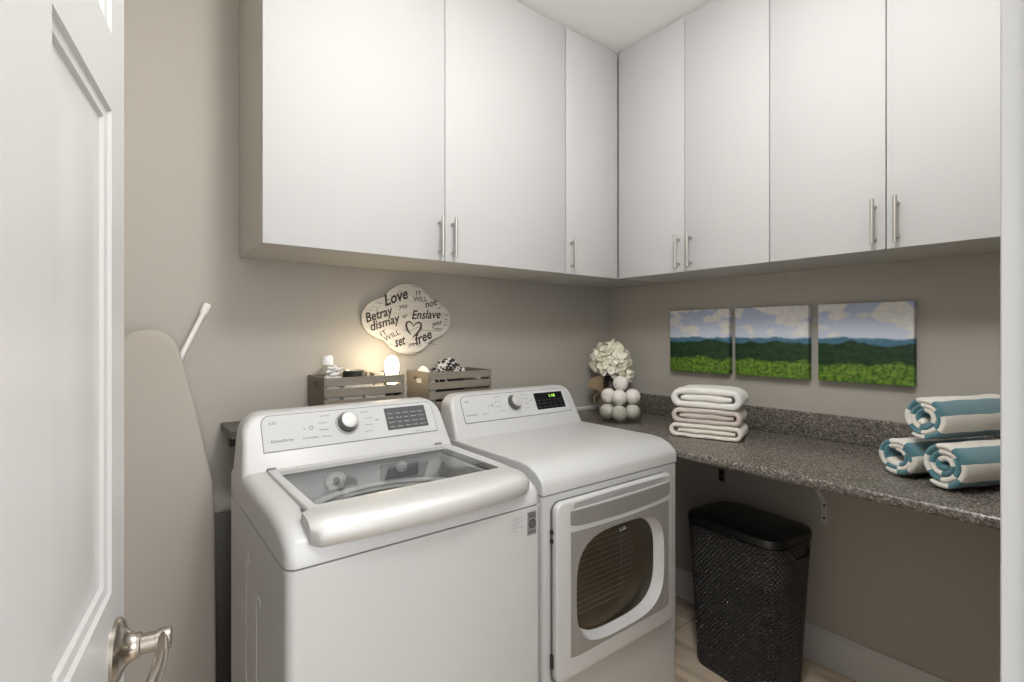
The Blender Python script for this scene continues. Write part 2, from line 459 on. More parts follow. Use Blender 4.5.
# ------------------------------------------------------------------ upper cabinets
CD, ZB, ZT = .364, 1.604, 2.682
def pull(parent, wall, a, front):
    """bar pull; wall 'A' doors face -y at x=a, wall 'B' doors face -x at y=a"""
    z0, z1 = 1.6195, 1.760
    P = (lambda d, z: Vector((a, front-d, z))) if wall == 'A' else (lambda d, z: Vector((front-d, a, z)))
    bm = bmesh.new()
    tube(bm, [P(.032, z0), P(.032, z1)], .0058, 14)
    for z in (z0+.019, z1-.019): tube(bm, [P(0, z), P(.032, z)], .0046, 10)
    obj('handle', bm, M_steel, parent)

def cabinet(wall, a0, a1, doors, label):
    """a0..a1 is the run along the wall; doors is a list of (d0, d1, pull position)"""
    DT = .018
    if wall == 'A':
        t = thing('upper_cabinet', label, 'cabinet', ((a0+a1)/2, -CD/2, ZB), 'white wall cabinets')
        bx = lambda u0, u1, d0, d1, z0, z1: B(u0, u1, -d1, -d0, z0, z1)
        bxi = lambda bm, u0, u1, d0, d1, z0, z1: box(bm, u0, u1, -d1, -d0, z0, z1)
    else:
        t = thing('upper_cabinet', label, 'cabinet', (-CD/2, (a0+a1)/2, ZB), 'white wall cabinets')
        bx = lambda u0, u1, d0, d1, z0, z1: B(-d1, -d0, u0, u1, z0, z1)
        bxi = lambda bm, u0, u1, d0, d1, z0, z1: box(bm, -d1, -d0, u0, u1, z0, z1)
    p = .018; f = CD-DT-.0015
    bm = bmesh.new()
    e = .0006
    bxi(bm, a0+e, a0+p, .001, f, ZB, ZT); bxi(bm, a1-p, a1-e, .001, f, ZB, ZT)
    bxi(bm, a0+p, a1-p, .001, f, ZB, ZB+p); bxi(bm, a0+p, a1-p, .001, f, ZT-p, ZT)
    bxi(bm, a0+p, a1-p, .001, .009, ZB+p, ZT-p); bxi(bm, a0+p, a1-p, .009, f-.01, ZB+.36, ZB+.378); bxi(bm, a0+p, a1-p, .009, f-.01, ZB+.70, ZB+.718)
    obj('carcass', bm, M_case, t, smooth=False)
    g = .0015
    for d0, d1, h in doors:
        d = obj('door', bx(min(d0, d1)+g, max(d0, d1)-g, CD-DT, CD, ZB, ZT-.002), M_cab, t, bev=.0012, seg=2)
        pull(d, wall, h, -CD)
    obj('top_filler', bx(a0+e, a1-e, CD-.030, CD-.010, ZT, CEIL), M_cab, t, smooth=False)
    return t
cabinet('A', -1.9285, -.7155, [(-1.9285, -1.3192, -1.3450), (-1.3192, -.7155, -1.2910)], 'widest white two-door wall cabinet above the washer and dryer')
cabinet('A', -.7105, -.0, [(-.7105, -.3655, -.681)], 'narrow single-door white wall cabinet in the corner above the vase of flowers')
cabinet('B', -1.0801, -.3655, [(-.3655, -.7259, -.7010), (-.7259, -1.0801, -.7585)], 'white two-door wall cabinet next to the corner, above the two pictures nearest the corner')
cabinet('B', -1.7975, -1.0805, [(-1.0805, -1.4376, -1.4095), (-1.4376, -1.7975, -1.4685)], 'white two-door wall cabinet nearest the doorway, above the rolled striped towels')

# ------------------------------------------------------------------ counter, shelf, bracket, outlet
CT, CF = .914, -.645
def counter():
    t = thing('countertop', 'dark grey speckled laminate counter along the right wall with rolled front edge', 'counter', (-.33, -.9, CT))
    r = .011; th = .032
    pr = [(-.0005, CT), (CF+r, CT)]
    pr += [(CF+r-r*math.sin(R(a)), CT-r+r*math.cos(R(a))) for a in (22, 45, 67, 90)]
    pr += [(CF+r-r*math.cos(R(a)), CT-th+r-r*math.sin(R(a))) for a in (0, 30, 60, 90)]
    pr += [(CF+.03, CT-th), (CF+.03, CT-th+.012), (-.0005, CT-th+.012)]
    bm = bmesh.new(); prism(bm, pr, 'y', YF+.001, -.001)
    obj('worktop', bm, M_counter, t)
    bm = bmesh.new(); box(bm, -.020, -.0005, YF+.001, -.0005, CT, CT+.1016)
    obj('backsplash', bm, M_counter, t, bev=.004, seg=3)
    bm = bmesh.new(); box(bm, -.60, -.02, -.012, -.0005, CT, CT+.022)
    obj('caulk_strip', bm, M_trim, t, bev=.003)
counter()

t = thing('shelf_bracket', 'white metal bracket on the right wall propping up the counter', 'bracket', (0, -1.1290, .573))
bm = bmesh.new(); box(bm, -.004, -.0003, -1.1400, -1.1180, .573, .893)
for z in (.60, .70, .86): lathe(bm, [(.005, 0), (.004, .002)], (-.004, -1.1290, z), 10, (-1, 0, 0))
obj('wall_leg', bm, M_trim, t, bev=.001, seg=1)
obj('top_arm', B(-.30, -.0003, -1.1400, -1.1180, .889, .8935), M_trim, t, bev=.001, seg=1)
bm = bmesh.new(); tube(bm, [(-.006, -1.1290, .655), (-.24, -1.1290, .888)], .010, 4)
obj('brace', bm, M_trim, t)
for z in (.593, .645):
    bm = bmesh.new(); lathe(bm, [(.0055, 0), (.0045, .0015)], (-.0040, -1.1290, z), 10, (-1, 0, 0)); obj('screw', bm, M_dark, t)

t = thing('wall_outlet', 'small brown outlet plate in shade on the wall under the counter', 'outlet', (0, -.689, .66))
obj('plate', B(-.006, -.0003, -.705, -.673, .640, .70), M_brown, t, bev=.002)
bm = bmesh.new()
for z in (.655, .682): prism(bm, superell(.010, .010, 3, 20, (-.689, z)), 'x', -.0075, -.006)
obj('socket', bm, M_black, t)

t = thing('wall_shelf', 'dark grey shelf board on the back wall behind the washer', 'shelf', (-1.47, -.1, 1.0))
bm = bmesh.new(); box(bm, -1.984, -.70, -.205, -.0005, 1.012, 1.036)
obj('board', bm, M_shelf, t, bev=.0015, seg=1)
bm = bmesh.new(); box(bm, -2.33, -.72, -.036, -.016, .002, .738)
obj('added_dark_panel', bm, M_shelf, t, bev=.003, seg=2)  # invented board, added to make the gap left of the washer dark
obj('front_cleat', B(-1.962, -.72, -.030, -.0005, .955, 1.012), M_shelf, t, bev=.002, seg=1)

# ------------------------------------------------------------------ washing machine
def sloped(z, y0, z0, m): return y0+(z-z0)*m

def console(parent, xl, xr, zb, zt, yb, y0, z0, m, rad):
    """rounded hood carrying the controls: leaning front, big rounded shoulders"""
    pts = []
    tp = .012
    n = 9
    pts.append((xl+.002, zb)); pts.append((xr-.002, zb))
    for i in range(n+1):
        a = R(90*i/n); pts.append((xr-tp-rad+rad*math.cos(a), zt-rad+rad*math.sin(a)))
    for i in range(n+1):
        a = R(90+90*i/n); pts.append((xl+tp+rad+rad*math.cos(a), zt-rad+rad*math.sin(a)))
    bm = bmesh.new()
    F = [bm.verts.new((x, sloped(z, y0, z0, m), z)) for x, z in pts]
    Bk = [bm.verts.new((x, yb, z)) for x, z in pts]
    k = len(pts); bm.faces.new(F); bm.faces.new(Bk[::-1])
    for i in range(k): bm.faces.new((F[i], F[(i+1) % k], Bk[(i+1) % k], Bk[i]))
    return obj('console', bm, M_enamel, parent, bev=.013, seg=4, sel=lambda e: max(v.co.z for v in e.verts) > zb+.01 and abs(e.verts[0].co.y-e.verts[1].co.y) < .2 and not (abs(e.verts[0].co.z-e.verts[1].co.z) < .001 and e.verts[0].co.z < zb+.01))

def plate_on(bm, outline, y0, z0, m, d0, d1):
    """outline in (x, z) laid on the leaning console face, from d0 to d1 off it"""
    nv = Vector((0, -1, m)).normalized()
    a = [bm.verts.new(Vector((x, sloped(z, y0, z0, m), z))+nv*d0) for x, z in outline]
    b = [bm.verts.new(Vector((x, sloped(z, y0, z0, m), z))+nv*d1) for x, z in outline]
    k = len(a); bm.faces.new(a[::-1]); bm.faces.new(b)
    for i in range(k): bm.faces.new((a[i], a[(i+1) % k], b[(i+1) % k], b[i]))

def controls(parent, x0, x1, zb, zt, pl, knob, disp, mat_disp, texts, green=False, dmarks=True):
    y0, z0, m = pl
    nv = Vector((0, -1, m)).normalized(); up = Vector((0, m, 1)).normalized()
    def P(x, z, d=0): return Vector((x, sloped(z, y0, z0, m), z))+nv*d
    cx, cz, hw, hh = (x0+x1)/2, (zb+zt)/2, (x1-x0)/2, (zt-zb)/2
    bm = bmesh.new(); plate_on(bm, rrect(hw+.0022, hh+.0022, .024, 6, (cx, cz), (1, 1, .06, .06)), y0, z0, m, -.002, .0008)
    obj('panel_rim', bm, M_rimd, parent)
    bm = bmesh.new(); plate_on(bm, rrect(hw, hh, .022, 6, (cx, cz), (1, 1, .06, .06)), y0, z0, m, -.001, .0016)
    pnl = obj('control_panel', bm, M_panel, parent)
    bm = bmesh.new(); plate_on(bm, rrect((disp[1]-disp[0])/2, (disp[3]-disp[2])/2, .001, 2, ((disp[0]+disp[1])/2, (disp[2]+disp[3])/2)), y0, z0, m, .001, .0022)
    ds = obj('display', bm, mat_disp, pnl)
    bm = bmesh.new()
    dw, dh = disp[1]-disp[0], disp[3]-disp[2]
    words = ['Wash', 'Heavy', 'Soil', 'Temp', 'Spin'] if not green else ['Dry', 'Temp', 'Time', 'More', 'Less']
    for r in range(4):
        for c in range(5):
            if green and r == 0: continue
            text_into(bm, words[(c+r) % 5], P(disp[0]+dw*(.06+.185*c), disp[2]+dh*(.72-.20*r), .0026), (1, 0, 0), up, dw*(.11 if green else .13), dh*.055)
    obj('display_print', bm, M_ink if green else M_inkl, ds)
    if green:
        bm = bmesh.new(); text_into(bm, '1:18', P(disp[0]+dw*.52, disp[3]-dh*.30, .0026), (1, 0, 0), up, dw*.20, dh*.20, bold=.02)
        obj('digits', bm, M_led, ds)
    kx, kz, kr = knob
    k0 = P(kx, kz)
    bm = bmesh.new(); lathe(bm, [(kr*1.25, .0015), (kr*1.25, .004), (kr*1.16, .006), (kr*1.10, .004)], k0, 40, nv)
    kn = obj('knob_ring', bm, M_silver, parent)
    bm = bmesh.new(); lathe(bm, [(kr*1.09, .002), (kr*1.08, .0045), (kr*.9, .005)], k0, 40, nv)
    obj('knob_gap', bm, M_rimd, parent)
    bm = bmesh.new(); lathe(bm, [(kr*1.02, .003), (kr*.98, .010), (kr*.90, .026), (kr*.86, .030)], k0, 40, nv, caps=(True, False))
    kb = obj('knob', bm, M_knobside, parent)
    bm = bmesh.new(); lathe(bm, [(kr*.87, .0295), (kr*.85, .0312), (kr*.74, .0325), (kr*.4, .0322)], k0, 40, nv)
    obj('knob_cap', bm, M_silver, kb)
    bm = bmesh.new()
    for s, x, z, w, h in texts: text_into(bm, s, P(x, z, .0021), (1, 0, 0), up, w, h, bold=.02)
    def ring(x, z, r):
        cen = P(x, z, .0021); a = Vector((1, 0, 0))
        for i in range(20):
            t0, t1 = 2*pi*i/20, 2*pi*(i+1)/20
            q = [cen+(a*math.cos(t)+up*math.sin(t))*rr for t, rr in ((t0, r), (t1, r), (t1, r*.68), (t0, r*.68))]
            bm.faces.new([bm.verts.new(v) for v in q])
    ring(kx-.108, kz-.003, .0062)
    obj('lettering', bm, M_ink, pnl)

def washer():
    xl, xr, yf, yb = -2.003, -1.356, -.940, -.335
    xc = (xl+xr)/2; seam = .884
    t = thing('washing_machine', 'white top-load washing machine with glass lid and silver front handle, left of the dryer', 'washing machine', (xc, (yf+yb)/2, 0))
    # cabinet: rounded front corners
    def plan(r, ins=0):
        out = []
        for i in range(7):
            a = R(180+90*i/6); out.append((xl+ins+r+r*math.cos(a), yf+ins+r+r*math.sin(a)))
        for i in range(7):
            a = R(270+90*i/6); out.append((xr-ins-r+r*math.cos(a), yf+ins+r+r*math.sin(a)))
        return out+[(xr-ins, yb), (xl+ins, yb)]
    bm = bmesh.new(); prism(bm, plan(.020), 'z', .025, seam-.004)
    obj('cabinet', bm, M_enamel_side, t)
    bm = bmesh.new(); prism(bm, plan(.018, .004), 'z', seam-.006, seam+.003)
    obj('seam', bm, M_rimd, t)
    # pressed grooves on the left side panel
    bm = bmesh.new()
    for y, z1 in ((-.56, .80), (-.68, .74)):
        tube(bm, [(xl, y, .05), (xl, y, z1-.02), (xl, y-.006, z1-.006), (xl, y-.02, z1), (xl, y-.034, z1-.006), (xl, y-.036, z1-.02)], .0025, 8)
    obj('side_rib', bm, M_enamel_side, t)
    for sx in (xl+.05, xr-.05):
        for sy in (yf+.06, yb-.06):
            bm = bmesh.new(); lathe(bm, [(.022, 0), (.022, .012), (.012, .014), (.012, .03)], (sx, sy, 0), 16); obj('foot', bm, M_black, t)
    # top deck
    pr = [(yb, seam), (yb, .966), (-.483, .967), (-.80, .962), (-.88, .952), (-.925, .932), (yf, .912), (yf, seam)]
    bm = bmesh.new(); prism(bm, pr, 'x', xl, xr)
    deck = obj('top_deck', bm, M_enamel, t, bev=.028, seg=5, sel=lambda e: min(v.co.z for v in e.verts) > seam+.01 or (abs(e.verts[0].co.z-e.verts[1].co.z) > .01 and max(v.co.y for v in e.verts) < -.5))
    gx0, gx1, gy0, gy1 = -1.922, -1.430, -.852, -.527
    cb = bmesh.new(); box(cb, gx0-.004, gx1+.004, gy0-.004, gy1+.01, .80, 1.1)
    # cut the wash opening in the deck (cutter given in the deck's own frame)
    bmesh.ops.translate(cb, verts=cb.verts[:], vec=(-t.location.x, -t.location.y, 0))
    par = deck.parent; deck.parent = None; boolean(deck, cb); deck.parent = par
    cb = bmesh.new(); box(cb, gx0-.004, gx1+.004, gy0-.004, gy1+.01, .60, 1.1); bmesh.ops.translate(cb, verts=cb.verts[:], vec=(-t.location.x, -t.location.y, 0))
    for nm in ('cabinet', 'seam'):
        o = [c for c in t.children if c.name.startswith(nm)][0]
        cb2 = cb.copy(); o.parent = None; boolean(o, cb2); o.parent = t
    cb.free()
    # tub under the lid: back wall with dispensers, rim, drum
    bm = bmesh.new()
    box(bm, gx0-.003, gx1+.003, gy1-.006, gy1+.009, .80, .958)
    box(bm, gx0-.003, gx0+.010, gy0-.003, gy1-.006, .80, .950); box(bm, gx1-.010, gx1+.003, gy0-.003, gy1-.006, .80, .950)
    box(bm, gx0+.010, gx1-.010, gy0-.003, gy0+.008, .80, .950)
    tub = obj('tub_collar', bm, M_tub, t, bev=.003, seg=2)
    cx, cy = (gx0+gx1)/2, (gy0+gy1)/2-.02
    bm = bmesh.new()
    lathe(bm, [(.236, .86), (.236, .898), (.226, .905), (.20, .902), (.196, .888)], (cx, cy, 0), 48, caps=(False, False), sy=.68)
    obj('tub_ring', bm, M_tub, t)
    bm = bmesh.new(); lathe(bm, [(.198, .900), (.20, .66), (.17, .63), (.001, .625)], (cx, cy, 0), 48, sy=.68, caps=(False, True))
    obj('drum', bm, M_drum, t)
    yd = gy1-.007
    bm = bmesh.new(); lathe(bm, [(.030, -.001), (.030, .006), (.024, .010), (.012, .012)], (-1.775, yd, .925), 28, (0, -1, 0)); box(bm, -1.797, -1.752, yd-.012, yd, .902, .920)
    obj('dispenser_cup', bm, M_white, tub, bev=.002, seg=1)
    bm = bmesh.new(); lathe(bm, [(.010, .0), (.009, .004)], (-1.775, yd-.0125, .928), 16, (0, -1, 0)); obj('cup_mark', bm, M_rimd, tub)
    bm = bmesh.new(); box(bm, -1.640, -1.515, yd-.004, yd, .90, .948); obj('dispenser_tray', bm, mat('grey_tray', (.22, .22, .22), .4), tub, bev=.002, seg=1)
    bm = bmesh.new(); lathe(bm, [(.017, 0), (.017, .008), (.010, .010)], (-1.575, yd-.004, .934), 24, (0, -1, 0)); obj('tray_knob', bm, M_tub, tub)
    # lid: white surround, glass, silver handle
    lid = bmesh.new()
    lx0, lx1, ly0, ly1, lz0, lz1 = -1.942, -1.404, -.905, -.496, .958, .9725
    def bend(x): u = (x-xc)/.30; return 1-u*u
    outer = rrect((lx1-lx0)/2, (ly1-ly0)/2, .006, 3, ((lx0+lx1)/2, (ly0+ly1)/2)); inner = rrect((gx1-gx0)/2, (gy1-gy0)/2, .006, 3, ((gx0+gx1)/2, (gy0+gy1)/2))
    loft(lid, [[(x, y, lz0) for x, y in outer], [(x, y, lz1-.002) for x, y in outer], [(x+(.002 if x < xc else -.002), y, lz1) for x, y in outer], [(x, y, lz1) for x, y in inner], [(x, y, lz0) for x, y in inner]], False, False)
    n = len(outer)
    lid.verts.ensure_lookup_table()
    for i in range(n): lid.faces.new((lid.verts[i], lid.verts[(i+1) % n], lid.verts[4*n+(i+1) % n], lid.verts[4*n+i]))
    L = obj('lid', lid, M_enamel, t)
    bm = bmesh.new(); box(bm, lx0-.0045, lx1+.0045, ly0, ly1+.003, lz0-.004, lz0+.0015); 
    g = obj('lid_gap', bm, M_rimd, t)
    cb = bmesh.new(); box(cb, gx0-.001, gx1+.001, gy0-.001, gy1+.001, .9, 1.1); bmesh.ops.translate(cb, verts=cb.verts[:], vec=(-t.location.x, -t.location.y, 0)); g.parent = None; boolean(g, cb); g.parent = t
    bm = bmesh.new(); box(bm, gx0-.0005, gx1+.0005, gy0-.0005, gy1+.0005, lz1-.006, lz1-.0015); obj('lid_glass', bm, M_lidglass, L)
    # dark frit line along the back of the glass
    obj('glass_border', B(gx0, gx1, gy1-.034, gy1-.001, lz1-.0014, lz1-.0008), mat('grey_frit', (.34, .34, .335), .3), L, smooth=False)
    # handle: silver band bowing forward and rolling over the front
    bm = bmesh.new()
    hx0, hx1 = -1.957, -1.400
    rings = []
    N = 28
    for i in range(N+1):
        x = hx0+(hx1-hx0)*i/N
        u = 2*i/N-1
        bow = .024*(1-u*u); endk = 1 if abs(u) < .97 else .80
        prof = [(-.866, .9735), (-.880-.2*bow, .9765), (-.905-.5*bow, .975), (-.926-.8*bow, .9695), (-.941-bow, .9600), (-.9485-bow, .948), (-.9500-bow, .934), (-.946-bow*.95, .921), (-.936-bow*.8, .914), (-.915, .914), (-.88, .930), (-.866, .955)]
        c = Vector((x, -.905, .945))
        rings.append([Vector((x, c.y+(y-c.y)*endk, c.z+(z-c.z)*endk)) for y, z in prof])
    loft(bm, rings)
    obj('lid_handle', bm, M_silver, t, ang=62)
    # lip under the handle
    bm = bmesh.new(); rings = []
    for i in range(N+1):
        u = 2*i/N-1; x = xl+.03+(xr-xl-.06)*i/N; bow = .022*(1-u*u)
        prof = [(-.925, .916), (-.944-bow, .911), (-.950-bow, .904), (-.950-bow*.9, .895), (-.944-.7*bow, .889), (-.93, .8865), (-.91, .90)]
        rings.append([(x, y, z) for y, z in prof])
    bm.free()
    PL = (-.483, .966, .583)
    console(t, xl, xr, .950, 1.115, yb, *PL, .060)
    up = Vector((0, .583, 1)).normalized()
    tx = [('DirectDrive', -1.921, 1.0335, .060, .0075), ('TurboWash', -1.838, 1.0335, .045, .005), ('LG', -1.921, 1.080, .017, .008)]
    for i, (a, b) in enumerate((('Normal', 'Speed'), ('Cotton', 'Towels'), ('Bedding', 'Rinse'), ('Delicates', 'Tub Clean'))):
        z = 1.0915-.0185*i; bow = (.004, -.004, -.004, .002)[i]
        tx.append((a, -1.783+bow, z-.003, .026, .0042)); tx.append((b, -1.650-bow, z-.003, .024, .0042))
    tx += [('>II', -1.612, 1.061, .011, .007), ('Wi-Fi', -1.485, 1.0165, .030, .0042), ('o', -1.832, 1.058, .006, .007)]
    controls(t, -1.941, -1.404, 1.0122, 1.1025, PL, (-1.701, 1.0642, .029), (-1.576, -1.431, 1.029, 1.094), M_disp_w, tx)
    # hinge caps beside the lid
    for x in (-1.930, -1.417):
        bm = bmesh.new(); box(bm, x-.012, x+.012, -.493, -.484, .966, .976); obj('hinge_cap', bm, M_rimd, t, bev=.002, seg=1)
    # stickers on the front
    yy = yf-.0006
    st = obj('energy_sticker', B(-1.4065, -1.3765, yy-.0004, yy, .807, .868), mat('grey_sticker', (.20, .20, .20), .4), t, smooth=False)
    bm = bmesh.new(); cx, cz = -1.390, .836
    for r0, r1 in ((.0115, .0080), (.0060, .0042)):
        for i in range(28):
            q = [(cx+r*math.cos(a), yy-.0008, cz+r*math.sin(a)) for r, a in ((r0, 2*pi*i/28), (r0, 2*pi*(i+1)/28), (r1, 2*pi*(i+1)/28), (r1, 2*pi*i/28))]
            bm.faces.new([bm.verts.new(v) for v in q])
    text_into(bm, '10', (-1.3935, yy-.0008, .8335), (1, 0, 0), (0, 0, 1), .007, .0055, bold=.02)
    text_into(bm, 'YEAR', (-1.4035, yy-.0008, .853), (1, 0, 0), (0, 0, 1), .024, .006, bold=.02)
    text_into(bm, 'WARRANTY', (-1.4035, yy-.0008, .861), (1, 0, 0), (0, 0, 1), .024, .0035, bold=.02)
    text_into(bm, 'MOTOR', (-1.4035, yy-.0008, .813), (1, 0, 0), (0, 0, 1), .024, .004, bold=.02)
    obj('sticker_print', bm, M_black, st)
    bm = bmesh.new()
    for k in range(5): text_into(bm, ('Capacity', 'Direct Drive', '4.5 cu.ft.', 'Model', 'Stainless')[k], (-1.458+.004*(k % 2), yy-.0002, .858-.0075*k), (1, 0, 0), (0, 0, 1), (.038, .030, .024, .034, .018)[k], .0032)
    obj('front_lettering', bm, M_ink, t)
washer()

# ------------------------------------------------------------------ dryer
def dryer():
    xl, xr, yf, yb = -1.301, -.650, -.8825, -.272
    xc = (xl+xr)/2; seam = .8745
    t = thing('dryer', 'white front-load dryer with smoked glass door, right of the washing machine', 'dryer', (xc, (yf+yb)/2, 0))
    def plan(r, ins=0):
        out = []
        for i in range(7):
            a = R(180+90*i/6); out.append((xl+ins+r+r*math.cos(a), yf+ins+r+r*math.sin(a)))
        for i in range(7):
            a = R(270+90*i/6); out.append((xr-ins-r+r*math.cos(a), yf+ins+r+r*math.sin(a)))
        return out+[(xr-ins, yb), (xl+ins, yb)]
    wx, wz, hw, hh = -.979, .566, .2135, .169      # window opening in the door
    bm = bmesh.new(); prism(bm, plan(.016), 'z', .025, seam-.004)
    body = obj('cabinet', bm, M_enamel_side, t)
    cb = bmesh.new(); prism(cb, [(x-t.location.x, z) for x, z in superell(.24, .21, 3.5, 40, (wx, wz))], 'y', yf-.1-t.location.y, yf+.40-t.location.y)
    body.parent = None; boolean(body, cb); body.parent = t
    bm = bmesh.new(); prism(bm, plan(.014, .004), 'z', seam-.006, seam+.003)
    obj('seam', bm, M_rimd, t)
    cb = None
    for sx in (xl+.05, xr-.05):
        for sy in (yf+.06, yb-.06):
            bm = bmesh.new(); lathe(bm, [(.022, 0), (.022, .012), (.012, .014), (.012, .03)], (sx, sy, 0), 16); obj('foot', bm, M_black, t)
    pr = [(yb, seam), (yb, .9556), (-.41, .9556), (-.775, .9550), (-.815, .951), (-.852, .936), (-.8755, .916), (yf, .902), (yf, seam)]
    bm = bmesh.new(); prism(bm, pr, 'x', xl, xr)
    obj('top_panel', bm, M_enamel, t, bev=.006, seg=4, sel=lambda e: min(v.co.z for v in e.verts) > seam+.01 or (abs(e.verts[0].co.z-e.verts[1].co.z) > .01 and max(v.co.y for v in e.verts) < -.5))
    # a shallow dished seam where the flat top starts
    PL = (-.41, .9556, .50)
    console(t, xl, xr, .945, 1.1110, yb, *PL, .054)
    tx = [('SensorDry', -1.2315, 1.029, .048, .0065), ('Eco', -1.158, 1.029, .030, .0045), ('LG', -1.226, 1.076, .016, .008)]
    for i, (a, b) in enumerate((('Normal', 'Speed'), ('Cotton', 'Towels'), ('Bedding', 'Delicates'), ('Heavy Duty', 'Time Dry'))):
        z = 1.090-.0175*i
        tx.append((a, -1.085+(0, -.006, -.004, .006)[i], z-.004, .026, .0040)); tx.append((b, -.950+(0, .006, .006, 0)[i], z-.004, .024, .0040))
    tx += [('>II', -.913, 1.060, .010, .006), ('o', -1.125, 1.055, .006, .007)]
    controls(t, -1.242, -.699, 1.0062, 1.0990, PL, (-.998, 1.0605, .028), (-.884, -.724, 1.0225, 1.087), M_disp_d, tx, green=True)
    # door
    dx0, dx1, dz0, dz1 = -1.271, -.716, .330, .8515
    df = yf-.026
    bm = bmesh.new(); prism(bm, rrect((dx1-dx0)/2+.003, (dz1-dz0)/2+.0045, .03, 5, ((dx0+dx1)/2, (dz0+dz1)/2-.004)), 'y', yf-.0012, yf+.001)
    gp = obj('door_gap', bm, M_rimd, t)
    bm = bmesh.new(); prism(bm, rrect((dx1-dx0)/2, (dz1-dz0)/2, .028, 6, ((dx0+dx1)/2, (dz0+dz1)/2)), 'y', df, yf-.0015)
    dr = obj('door', bm, M_enamel, t, bev=.008, seg=3)
    def cut(o, b):
        bmesh.ops.translate(b, verts=b.verts[:], vec=(-t.location.x, -t.location.y, 0)); p = o.parent; o.parent = None; boolean(o, b); o.parent = p
    for o in (dr, gp):
        b = bmesh.new(); prism(b, superell(hw+.012, hh+.008, 3.6, 56, (wx, wz)), 'y', df-.05, yf+.05); cut(o, b)
    # scoop for the hand along the top of the door, above the grey band
    b = bmesh.new()
    N = 24; rings = []
    for i in range(N+1):
        u = 2*i/N-1; x = -.972+.232*u; dep = .014*(1-u**4)**.5 if abs(u) < 1 else 0.0003
        zt, zb = .843-.004*u*u, .822
        rings.append([(x, df-.004, zt+.004), (x, df+dep*.5, zt-.001), (x, df+dep, zb-.001), (x, df-.004, zb-.001)])
    loft(b, rings); cut(dr, b)
    # bands and panel: smiling curves
    def band(x0, x1, ztop, zbot, sag_t, sag_b, y, th, r=.006):
        bm = bmesh.new(); N = 24; pts = []
        for i in range(N+1):
            u = 2*i/N-1; pts.append((x0+(x1-x0)*i/N, ztop-sag_t*(1-u*u)))
        for i in range(N, -1, -1):
            u = 2*i/N-1; s = .006*max(0, abs(u)-.88)/.12
            pts.append((x0+(x1-x0)*i/N, zbot-sag_b*(1-u*u)+s))
        prism(bm, pts, 'y', y-th, y)
        return bm
    obj('handle_band', band(-1.2165, -.7335, .8205, .7750, .004, .010, df+.001, .0022), M_band, dr)
    bm = band(-1.2150, -.7400, .7590, .388, .007, 0, df+.001, .0018)
    pn = obj('door_panel', bm, M_taupe_gl, dr)
    b = bmesh.new(); prism(b, superell(hw, hh, 3.4, 64, (wx, wz)), 'y', df-.05, yf+.05); cut(pn, b)
    # white flared throat between panel and glass
    bm = bmesh.new()
    o1 = superell(hw-.0005, hh-.0005, 3.4, 64, (wx, wz)); o2 = superell(hw-.006, hh-.006, 3.3, 64, (wx-.003, wz+.002)); o3 = superell(hw-.014, hh-.012, 3.2, 64, (wx-.007, wz+.004))
    loft(bm, [[(x, df-.0006, z) for x, z in o1], [(x, df+.016, z) for x, z in o2], [(x, df+.030, z) for x, z in o3]], False, False)
    obj('door_throat', bm, M_enamel, dr)
    bm = bmesh.new(); o4 = superell(hw-.0135, hh-.0115, 3.2, 64, (wx-.007, wz+.004)); o5 = superell(.12, .08, 2.6, 64, (wx-.01, wz+.01))
    loft(bm, [[(x, df+.029, z) for x, z in o4], [(x, df+.035, z) for x, z in superell(hw-.05, hh-.05, 2.8, 64, (wx-.006, wz+.010))], [(x, df+.040, z) for x, z in o5]], False, True)
    gl = obj('door_glass', bm, M_doorglass, dr)
    bm = bmesh.new(); text_into(bm, 'LG', (-.937, df+.010, .684), (1, 0, 0), (0, 0, 1), .030, .010, bold=.01)
    # drum behind the glass, ribbed back
    bm = bmesh.new()
    oo = [superell(a, b, 2.6, 48, (wx-.01, wz)) for a, b in ((.205, .17), (.225, .195), (.225, .195))]
    loft(bm, [[(x, yf+.040, z) for x, z in oo[0]], [(x, yf+.07, z) for x, z in oo[1]], [(x, yf+.38, z) for x, z in oo[2]]], False, True)
    dm = obj('drum', bm, M_drumin, t)
    # thin rods running across and up behind the door glass
    bm = bmesh.new()
    for k in range(13):
        z = wz-.135+.0185*k; w = .185*math.sqrt(max(.05, 1-((z-wz)/.18)**2))
        tube(bm, [(wx-.01-w, yf+.075, z), (wx-.01+w, yf+.075, z)], .0012, 6)
    for x in (-.12, .11): tube(bm, [(wx+x, yf+.077, wz-.13), (wx+x, yf+.077, wz+.085)], .0015, 6)
    obj('thin_rods', bm, M_tub, t)
    bm = bmesh.new(); text_into(bm, 'LG', (-.965, df+.029, .694), (1, 0, 0), (0, 0, 1), .030, .011, bold=.03)
    obj('glass_mark', bm, M_inkl, gl)
    # hinges on the left edge
    for z in (.768, .742):
        obj('hinge', B(dx0-.006, dx0+.002, yf-.012, yf-.002, z-.006, z+.006), M_black, t, bev=.001, seg=1)
    for z in (.395,):
        obj('hinge', B(dx0-.006, dx0+.002, yf-.012, yf-.002, z-.02, z+.02), M_black, t, bev=.001, seg=1)
dryer()

